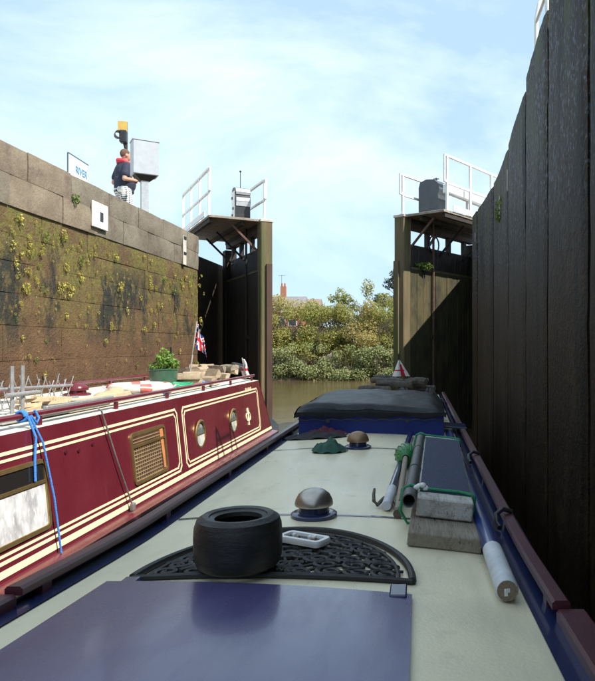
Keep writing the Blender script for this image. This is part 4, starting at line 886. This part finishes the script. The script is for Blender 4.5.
for px in (12, 22.5):
    b0 = lr_(px, -2.8); MB().tube([(-2.8, b0.y, ZR(-2.8)), (-2.8, b0.y, ZR(-2.8) + .34)], .013, 8).build('upright', M_alu, ae, smooth=True)
b0, b1 = lr_(6, -2.78), lr_(39, -2.78); MB().tube([(-2.78, b0.y, ZR(-2.78) + .145), (-2.78, b1.y, ZR(-2.78) + .145)], .014, 8).build('cross_tube', M_alu, ae, smooth=True)
# grey boards and poles along the near edge of that roof
def board(name, label, cat, pxa, pxb, x, w, t, m_, up=.0, dx=0):
    a, c = lr_(pxa, x), lr_(pxb, x + dx); a.z += t / 2 + up + .004; c.z += t / 2 + up + .004
    o = MB().bar(a, c, w, t, ch=.004).build(name, m_, origin=(a + c) / 2 - Vector((0, 0, t / 2))); return tag(o, label, cat)
board('roof_board', 'flat grey board lying on the maroon boat roof below the aerial', 'board', -10, 68, -2.62, .16, .035, mat('grey_board', (.30, .30, .29), .7, (.38, .38, .36), 8), .0)
board('vent_grating', 'dark slatted grating lying beside the maroon vent', 'grating', 36, 66, -2.80, .18, .04, mat('dark_slat', (.07, .065, .06), .7, (.12, .11, .10), 40))
board('long_plank', 'long pale plank running along the maroon boat roof', 'plank', 60, 215, -2.60, .15, .035, mat('pale_plank', (.55, .50, .40), .7, (.46, .41, .33), 6, stretch=(3, .4, 3)), .0)
board('roof_pole', 'slim pale pole on the maroon boat roof under the life ring', 'pole', 55, 200, -2.78, .035, .035, mat('pale_pole', (.50, .42, .28), .6, (.42, .34, .22), 9), .012, .05)
board('grey_pole', 'thin grey pole lying along the edge of the maroon boat roof', 'pole', 45, 112, -2.50, .03, .03, M_alu, .06)
# pile of light wood offcuts by the aerial
for k in range(14):
    x = rng.uniform(-3.0, -2.75); p = lr_(rng.uniform(34, 58), x); L = rng.uniform(.2, .4); a = rng.uniform(-.6, .6) + math.pi / 2
    p.z += .03 + .025 * (k % 3); dv = Vector((math.cos(a), math.sin(a), rng.uniform(-.08, .08))) * L / 2
    o = MB().bar(p - dv, p + dv, rng.uniform(.025, .045), .022).build('wood_offcut', mat('fresh_wood', (.55, .42, .26), .75, (.44, .33, .2), 9), origin=p); tag(o, 'pale wooden offcut in the pile beside the aerial', 'offcut', 'pale offcuts beside the aerial')
# life ring
q = lr_(140, -2.80); q.z += .050
lf = thing('life_ring', 'white life ring with red bands lying flat on the maroon boat roof', 'life ring', q - Vector((0, 0, .05)))
def ringpart(t0, t1, m_, name, r=.044):
    n = max(3, int((t1 - t0) / .12)); pts = [q + Vector((.26 * math.cos(t), .29 * math.sin(t), .012)) for t in [t0 + (t1 - t0) * k / n for k in range(n + 1)]]
    MB().tube(pts, r, 14).build(name, m_, lf, smooth=True, angle=60)
for k in range(4):
    t = k * math.pi / 2 + .62; ringpart(t + .17, t + math.pi / 2 - .17, mat('worn_white', (.62, .60, .55), .6, (.50, .47, .42), 8), 'float_section'); ringpart(t - .175, t + .175, mat('faded_red', (.42, .07, .06), .6, (.50, .16, .12), 9), 'band', .0465)
MB().tube([q + Vector((.335 * math.cos(t), .365 * math.sin(t), .02 + .012 * math.sin(4 * t))) for t in [k * .13 for k in range(49)]], .006, 6).build('grab_line', M_wplast, lf)
# blue rope heap, green hose coil
def coil(name, label, cat, c, r, rad, turns, m_, squash=1, seed=1):
    pts = []
    for k in range(int(turns * 26)):
        t = k / 26 * 2 * math.pi; rr_ = r * (.72 + .28 * math.sin(k * .11 + seed) ** 2); pts.append(c + Vector((rr_ * math.cos(t), rr_ * squash * math.sin(t), rad + (k / 26 % 3) * rad * 1.6 + .01 * math.sin(k * .37))))
    o = MB().tube(pts, rad, 7).build(name, m_, origin=c, smooth=True, angle=70); return tag(o, label, cat)
coil('garden_hose', 'green garden hose coil beside the potted plant on the maroon boat roof', 'hose', lr_(177, -2.72), .19, .011, 8, mat('green_hose', (.01, .22, .10), .45, (.015, .28, .13), 12), 1.3)
coil('blue_rope_heap', 'small heap of blue rope next to the life ring', 'rope', lr_(161, -2.58), .075, .010, 6, M_brope, 1.4, 3)
coil('blue_cord_heap', 'small heap of blue cord by the split logs on the maroon boat roof', 'rope', lr_(199, -2.62), .085, .010, 5, M_brope, 1.5, 5)
# potted plant in a green tub
q = lr_(163.5, -2.95); tb = thing('potted_plant', 'dark green plastic tub with leafy green plant on the maroon boat roof', 'plant', q)
M_tub = mat('green_tub', (.035, .085, .055), .3, (.05, .11, .07), 5, bump=.3, bscale=7, coat=.3)
MB().lathe(q, [(.001, .002), (.135, .002), (.142, .02), (.152, .10), (.158, .195), (.166, .20), (.166, .212), (.150, .212), (.148, .19), (.001, .185)], 28).build('tub', M_tub, tb, smooth=True, angle=35)
def leaf_cloud(blobs, n, size, seed, aspect=.5, flat=.0, shell=.35):
    r_ = random.Random(seed); b = MB(); vols = [bl[1][0] * bl[1][1] * bl[1][2] for bl in blobs]; tot = sum(vols); vs, fs = [], []
    for (c, rad), vol in zip(blobs, vols):
        for _ in range(int(n * vol / tot)):
            d = Vector((r_.gauss(0, 1), r_.gauss(0, 1), r_.gauss(0, 1))).normalized(); f = (shell + (1 - shell) * r_.random()) ** .6 * (1 + .22 * mnoise.noise(d * 2.6 + Vector(c)))
            p = Vector(c) + Vector((d.x * rad[0], d.y * rad[1], d.z * rad[2])) * f
            nrm = (d * .5 + Vector((r_.gauss(0, .6), r_.gauss(0, .6), .5 + r_.gauss(0, .5)))).normalized(); a = nrm.orthogonal().normalized(); a.rotate(Matrix.Rotation(r_.random() * 6.28, 3, nrm)); c2 = nrm.cross(a)
            s = size * r_.uniform(.6, 1.35); o = len(vs); vs += [p - a * s, p + c2 * s * aspect - a * s * .1, p + a * s, p - c2 * s * aspect - a * s * .1]; fs.append((o, o + 1, o + 2, o + 3))
    b.v = vs; b.f = fs; b.mi = [0] * len(fs); return b
M_herb = mat('herb_leaf', (.10, .22, .03), .6, (.19, .32, .05), 12, transl=.3)
leaf_cloud([(q + Vector((.02, 0, .29)), (.12, .12, .13)), (q + Vector((-.08, 0, .24)), (.09, .09, .06)), (q + Vector((.10, .03, .25)), (.08, .08, .08)), (q + Vector((0, .03, .37)), (.06, .06, .09))], 700, .019, 4).build('foliage', M_herb, tb, fix=False)
stm = MB()
for k in range(14): t = k * 2.4; stm.tube([q + Vector((.04 * math.cos(t), .04 * math.sin(t), .18)), q + Vector((.09 * math.cos(t), .09 * math.sin(t), .34 + .06 * math.sin(k * 5)))], .003, 5)
stm.build('stems', mat('stem_green', (.10, .15, .04), .7), tb)
MB().tube([q + Vector((.06, .05, .2)), q + Vector((.065, .05, .46))], .011, 6).build('stake', M_black, tb)
# split logs on the maroon boat roof
M_split = [wood('split_wood_%d' % k, c1, c2, (4, 4, 4)) for k, (c1, c2) in enumerate((((.34, .26, .17), (.46, .37, .26)), ((.26, .19, .12), (.36, .28, .19)), ((.16, .13, .10), (.26, .22, .17))))]
def split_log(c, L, r, yaw, roll, m_, label, group):
    c = Vector(c); d = Vector((math.cos(yaw), math.sin(yaw), 0)); u = Vector((0, 0, 1)); s = d.cross(u); b = MB(); vs = []; n = 7
    for i in range(5):
        for k in range(n):
            t = math.pi * k / (n - 1) + roll if k < n - 1 else math.pi + roll; rr_ = r * rng.uniform(.85, 1.1); vs.append(c + d * L * (i / 4 - .5) + (s * math.cos(t) + u * math.sin(t)) * rr_ + u * (-.0))
    fs = [(i * n + k, i * n + (k + 1) % n, (i + 1) * n + (k + 1) % n, (i + 1) * n + k) for i in range(4) for k in range(n)] + [tuple(range(n)), tuple(4 * n + k for k in range(n))]
    o = b.add(vs, fs).build('split_log', m_, origin=c, smooth=True, angle=35); return tag(o, label, 'log', group)
names = ['pale split log in the woodpile on the maroon boat roof', 'brown split log in the woodpile on the maroon boat roof', 'dark bark split log in the woodpile on the maroon boat roof']
for k in range(48):
    px = 186 + 52 * (k % 24) / 23 + rng.uniform(-2, 2); x = rng.uniform(-3.25, -2.58); p = lr_(px, x); lay = k // 24; p.z += .055 + lay * .085 * (1 if px > 200 else .5)
    if p.y > LYT - .2: p.y = LYT - .2
    j = rng.choice((0, 1, 1, 2)); split_log(p, rng.uniform(.2, .36), rng.uniform(.04, .07), rng.uniform(0, 3.14), rng.uniform(0, 6.28), M_split[j], names[j], 'split logs on the maroon boat roof')
q = lr_(238, -2.72); q.z += .10
tyre(q, .135, .07, .11, 'fender_tyre', 'small black tyre resting on the woodpile on the maroon boat roof', Matrix.Rotation(R(18), 3, 'Y'))
# union flag on a leaning pole, drooping
q0 = lr_(189, -3.0); qt = at(197, 320, q0.y + .05)
hx_ = (qt - q0).normalized(); tp = q0 + hx_ * ((qt - q0).length * .98)
def ufl(u, v):     # u along fly (droops), v down the hoist
    fold = .035 * math.sin(u * 9 + v * 2) + .02 * math.sin(u * 17)
    return tp - hx_ * (.02 + .30 * v) + Vector((.17 * u * (.45 + .6 * v), .03 * u + fold, -.20 * u * (1.1 - .3 * v)))
def union(u, v):
    a, c = (u - .5) * 2, (v - .5)
    if abs(a) < .18 or abs(c) < .1: return 1
    if abs(a) < .3 or abs(c) < .17: return 0
    dd = min(abs(c - a * .5), abs(c + a * .5))
    return 1 if dd < .04 else 0 if dd < .11 else 2
flag('union_flag', 'red, white and blue flag drooping from a pole on the maroon boat', q0, tp, ufl, 36, 20, union)
q1 = lr_(250, -2.55); q1.y = min(q1.y, LYT - .06)
def wfl(u, v): return q1 + Vector((-.05 + .10 * u * (.3 + v) + .012 * math.sin(v * 7), .05 * math.sin(u * 6) * (.3 + v), .30 - .27 * v))
flag('cross_flag', 'small white and red flag at the front end of the maroon boat roof', q1, q1 + Vector((-.055, 0, .32)), wfl, 14, 14, lambda u, v: 1 if abs(u - .3) < .12 and v > .3 or abs(v - .55) < .08 else 0)
# white plastic bottle and cloth bits
heap0 = []
def lheap(name, label, cat, c, rx, ry, h, m_, seed):
    def fn(u, v):
        t = 2 * math.pi * u; x = c.x + rx * v * math.cos(t) * (1 + .25 * nz3(math.cos(t) * 2, math.sin(t) * 2, seed)); y = c.y + ry * v * math.sin(t)
        return (x, y, ZR(x) + .003 + h * (1 - v ** 1.5) * (1 + .5 * nz3(x * 12, y * 12, seed)))
    return tag(MB().grid(fn, 26, 7).build(name, m_, origin=c, smooth=True, angle=80), label, cat)
lheap('white_bag', 'white plastic bag lying between the potted plant and the split logs', 'bag', lr_(184, -3.0), .12, .25, .10, M_wplast, 5)
lheap('tan_bundle', 'tan canvas bundle at the end of the life ring', 'bundle', lr_(112, -2.85), .12, .35, .09, mat('tan_canvas', (.45, .33, .20), .8, (.36, .26, .15), 10, bump=.4), 9)

# ================================================================== WALL PLANTS
M_fern = mat('wall_fern_leaf', (.34, .31, .05), .6, (.46, .41, .09), 10, transl=.3); M_ferng = mat('green_fern_leaf', (.10, .17, .03), .6, (.17, .24, .04), 10, transl=.3)
protos = []
for k in range(5):
    b = leaf_cloud([(Vector((.03, 0, -.05)), (.04, .06 + .015 * k, .09))], 26 + 6 * k, .022, 40 + k, .55); protos.append(b)
cnt = 0; fern_me = {}
for k in range(285):
    px = rng.uniform(9, 203); up = rng.random(); Y = -WX * F / (VPX - px); zw = 1.5 - 1.25 * up ** 1.3 if k < 225 else rng.uniform(-.7, .4)
    i = rng.randrange(5); yel = rng.random() < .82
    key = (i, yel)
    loc = Vector((WX + .012, Y, zw))
    if key not in fern_me:
        o = protos[i].build('wall_fern', M_fern if yel else M_ferng, origin=(0, 0, 0), fix=False); fern_me[key] = o.data; o.location = loc
    else:
        o = bpy.data.objects.new('wall_fern', fern_me[key]); C.objects.link(o); o.location = loc
    s = (.18 + .58 * rng.random() ** 3) * (1.1 if zw > .5 else .75); o.scale = (s, s, s * rng.uniform(.8, 1.4)); o.rotation_euler = (rng.uniform(-.5, .5), 0, 0)
    tag(o, 'small yellow fern tuft rooted in the sunlit masonry wall' if yel else 'small green fern tuft rooted in the sunlit masonry wall', 'fern', 'fern tufts on the masonry wall')
def plant(name, label, c, rad, n, size, m_, seed, group=None): return tag(leaf_cloud([(Vector(c), rad)], n, size, seed).build(name, m_, origin=c, fix=False), label, 'plant', group)
pg = PR(.55, .16, 1.80); plant('gate_weed', 'leafy green weed growing on the ledge of the mossy lock gate', pg, (.22, .12, .10), 120, .045, M_ferng, 91)
plant('wall_tuft', 'grassy green tuft on the upper edge of the dark panelled wall', (1.10, 9.0, 1.86), (.05, .4, .16), 150, .028, M_ferng, 92)
plant('coping_tuft', 'small green tuft at the joint of the coping above the white plate', (WX + .05, 8.75, 1.95), (.04, .07, .08), 50, .022, M_ferng, 93)

# ================================================================== FAR BANK
def twig(b, p, d, L, r, depth, r_):
    e = p + d * L; b.tube([p, p.lerp(e, .5) + Vector((r_.gauss(0, .04), r_.gauss(0, .04), 0)) * L, e], [r, r * .8, r * .6], 5)
    if depth > 0:
        for _ in range(3): twig(b, p.lerp(e, r_.uniform(.6, 1)), (d + Vector((r_.gauss(0, .45), r_.gauss(0, .45), r_.gauss(.1, .25)))).normalized(), L * .7, r * .55, depth - 1, r_)
FOL = {'olive': mat('olive_leaf', (.26, .255, .055), .6, (.40, .36, .10), .9, transl=.5, col3=(.19, .215, .05), scale3=7, lo3=.5, hi3=.6),
       'tan': mat('tan_leaf', (.42, .32, .12), .65, (.52, .42, .18), 1.1, transl=.5, col3=(.30, .29, .08), scale3=5, lo3=.45, hi3=.6),
       'green': mat('green_leaf', (.22, .25, .05), .6, (.36, .36, .085), .9, transl=.5, col3=(.28, .25, .08), scale3=6, lo3=.52, hi3=.62),
       'dark': mat('dark_leaf', (.035, .065, .028), .6, (.06, .09, .04), 1.2, transl=.2),
       'grey': mat('bramble_leaf', (.19, .21, .07), .65, (.31, .30, .13), 1.6, transl=.25, col3=(.14, .19, .06), scale3=6, lo3=.48, hi3=.58)}
M_bark = mat('bark', (.07, .055, .04), .9, (.11, .09, .07), 9, bump=.5)
def tree(name, label, cat, x, y, zb, h, rx, kind, seed, n, size, group, trunk=.35, sparse=False):
    r_ = random.Random(seed); t = thing(name, label, cat, (x, y, zb), group); b = MB(); k = 4 if h > 3 else 3
    for j in range(k if h > 2 else 3):
        a = j * 6.28 / k + r_.random(); twig(b, Vector((x + .1 * math.cos(a), y + .1 * math.sin(a), zb)), Vector((.35 * math.cos(a), .35 * math.sin(a), 1)).normalized(), h * .42, .05 * h / 4, 2, r_)
    b.build('trunk', M_bark, t)
    bl = []
    for j in range(9 if h > 3 else 6):
        a = r_.random() * 6.28; rr_ = r_.uniform(.1, .75) * rx; zz = zb + h * r_.uniform(trunk, .86); s = r_.uniform(.38, .6) * rx * (1.1 - .45 * (zz - zb) / h)
        bl.append((Vector((x + rr_ * math.cos(a), y + rr_ * math.sin(a) * .8, zz)), (s, s, s * r_.uniform(.6, .9))))
    bl.append((Vector((x, y, zb + h * .88)), (rx * .3, rx * .3, h * .13)))
    leaf_cloud(bl, n, size, seed, .5, shell=.15 if sparse else .3).build('crown', FOL[kind], t, fix=False)
lab = {'grey': 'low grey green bramble bush at the edge of the river', 'olive': 'olive green willow bush on the far river bank', 'tan': 'tan brown willow bush on the far river bank', 'green': 'fresh green willow bush on the far river bank'}
GB = 'bushes on the far river bank'
k = 0
x = -17.5
while x < 7:
    tree('bramble_bush', lab['grey'], 'bush', x + rng.uniform(-.2, .2), 40.0 + rng.uniform(-.2, .4), WATER - .12, rng.uniform(1.9, 2.5), 1.25, 'grey', 200 + k, 3600, .060, GB, .02); x += rng.uniform(.75, 1.0); k += 1
x = -18
kinds = ['olive', 'tan', 'green', 'olive', 'tan', 'olive', 'green']
while x < 8:
    tree('willow_bush', lab[kinds[k % 7]], 'bush', x, 42.4 + rng.uniform(-.6, .6), WATER + .7, rng.uniform(3.5, 4.4), 1.75, kinds[k % 7], 300 + k, 7500, .070, GB, .12); x += rng.uniform(1.5, 2.1); k += 1
x = -18.5
while x < 9:
    tree('willow_bush', lab[kinds[k % 7]] .replace('on the far', 'behind others on the far'), 'bush', x, 45.2 + rng.uniform(-.6, .8), WATER + .9, rng.uniform(4.3, 5.3), 2.0, kinds[(k * 3) % 7], 400 + k, 7000, .075, GB, .2); x += rng.uniform(2.0, 2.8); k += 1
def bx_(px, Y): return (px - VPX) / F * Y
tree('willow_tree', 'tall airy willow rising above the olive bushes on the far bank', 'tree', bx_(368, 45), 45, WATER + .8, 5.9, 1.6, 'olive', 501, 4200, .075, None, .3, True)
tree('willow_tree', 'rounded green willow standing behind the tan bushes on the far bank', 'tree', bx_(340, 45), 45.5, WATER + .8, 5.3, 1.4, 'green', 502, 4200, .08, None, .3)
tree('dark_tree', 'dark green broadleaf tree on the far bank close to the mossy gate', 'tree', bx_(398, 52), 52, WATER + 1, 7.4, 2.2, 'dark', 503, 7000, .11, None, .25)
# houses behind
M_brick = mat('red_brick', (.30, .12, .07), .85, (.36, .16, .10), 3); M_slate = mat('grey_slate', (.15, .15, .16), .7, (.22, .20, .20), 2); M_tile = mat('brown_tile', (.20, .14, .12), .75, (.26, .19, .16), 2)
def house(label, xc, yc, w, d, zr0, ze, m_roof, chim):
    z0 = -.6; h = thing('house', label, 'house', (xc, yc, z0)); MB().box((xc, yc, (z0 + ze) / 2), (w, d, ze - z0)).build('wall', M_brick, h)
    e = .35; rf = MB().prism([(xc - w / 2 - e, yc - d / 2 - e, ze - .1), (xc - w / 2 - e, yc, zr0), (xc - w / 2 - e, yc + d / 2 + e, ze - .1)], (w + 2 * e, 0, 0)).build('roof', m_roof, h)
    for cx in chim:
        c = MB().box((cx, yc, zr0 + .55), (.75, .6, 1.7)).build('chimney', M_brick, rf)
        for s in (-.2, .2): MB().lathe((cx + s, yc, zr0 + 1.4), [(.12, 0), (.14, .02), (.11, .45), (.001, .45)], 10).build('chimney_pot', M_brick, rf)
        MB().tube([(cx - .25, yc, zr0 + 1.2), (cx - .25, yc, zr0 + 3.0)], .025, 5).tube([(cx - .7, yc, zr0 + 2.9), (cx + .25, yc, zr0 + 2.9)], .02, 5).build('tv_aerial_mast', M_darkst, rf)
    for k in range(4):
        x = xc - w * .36 + k * w * .24
        for zz in (ze - 1.3, ze - 4.0):
            wi = MB().box((x, yc - d / 2 - .02, zz), (1.1, .08, 1.3)).build('window', M_white, h); MB().box((x, yc - d / 2 - .065, zz), (.95, .03, 1.15)).build('pane', M_glassd, wi)
Yh = 92
house('brick house with grey slate roof and chimney rising behind the bushes', bx_(281, Yh), Yh, 6.5, 7.5, -(296.5 - VPY) / F * Yh, 4.6, M_slate, (bx_(283.5, Yh),))
Yh = 97
house('brick house with brownish tiled roof behind the bushes', bx_(305, Yh), Yh, 4.2, 7, -(299 - VPY) / F * Yh, 4.7, M_tile, ())
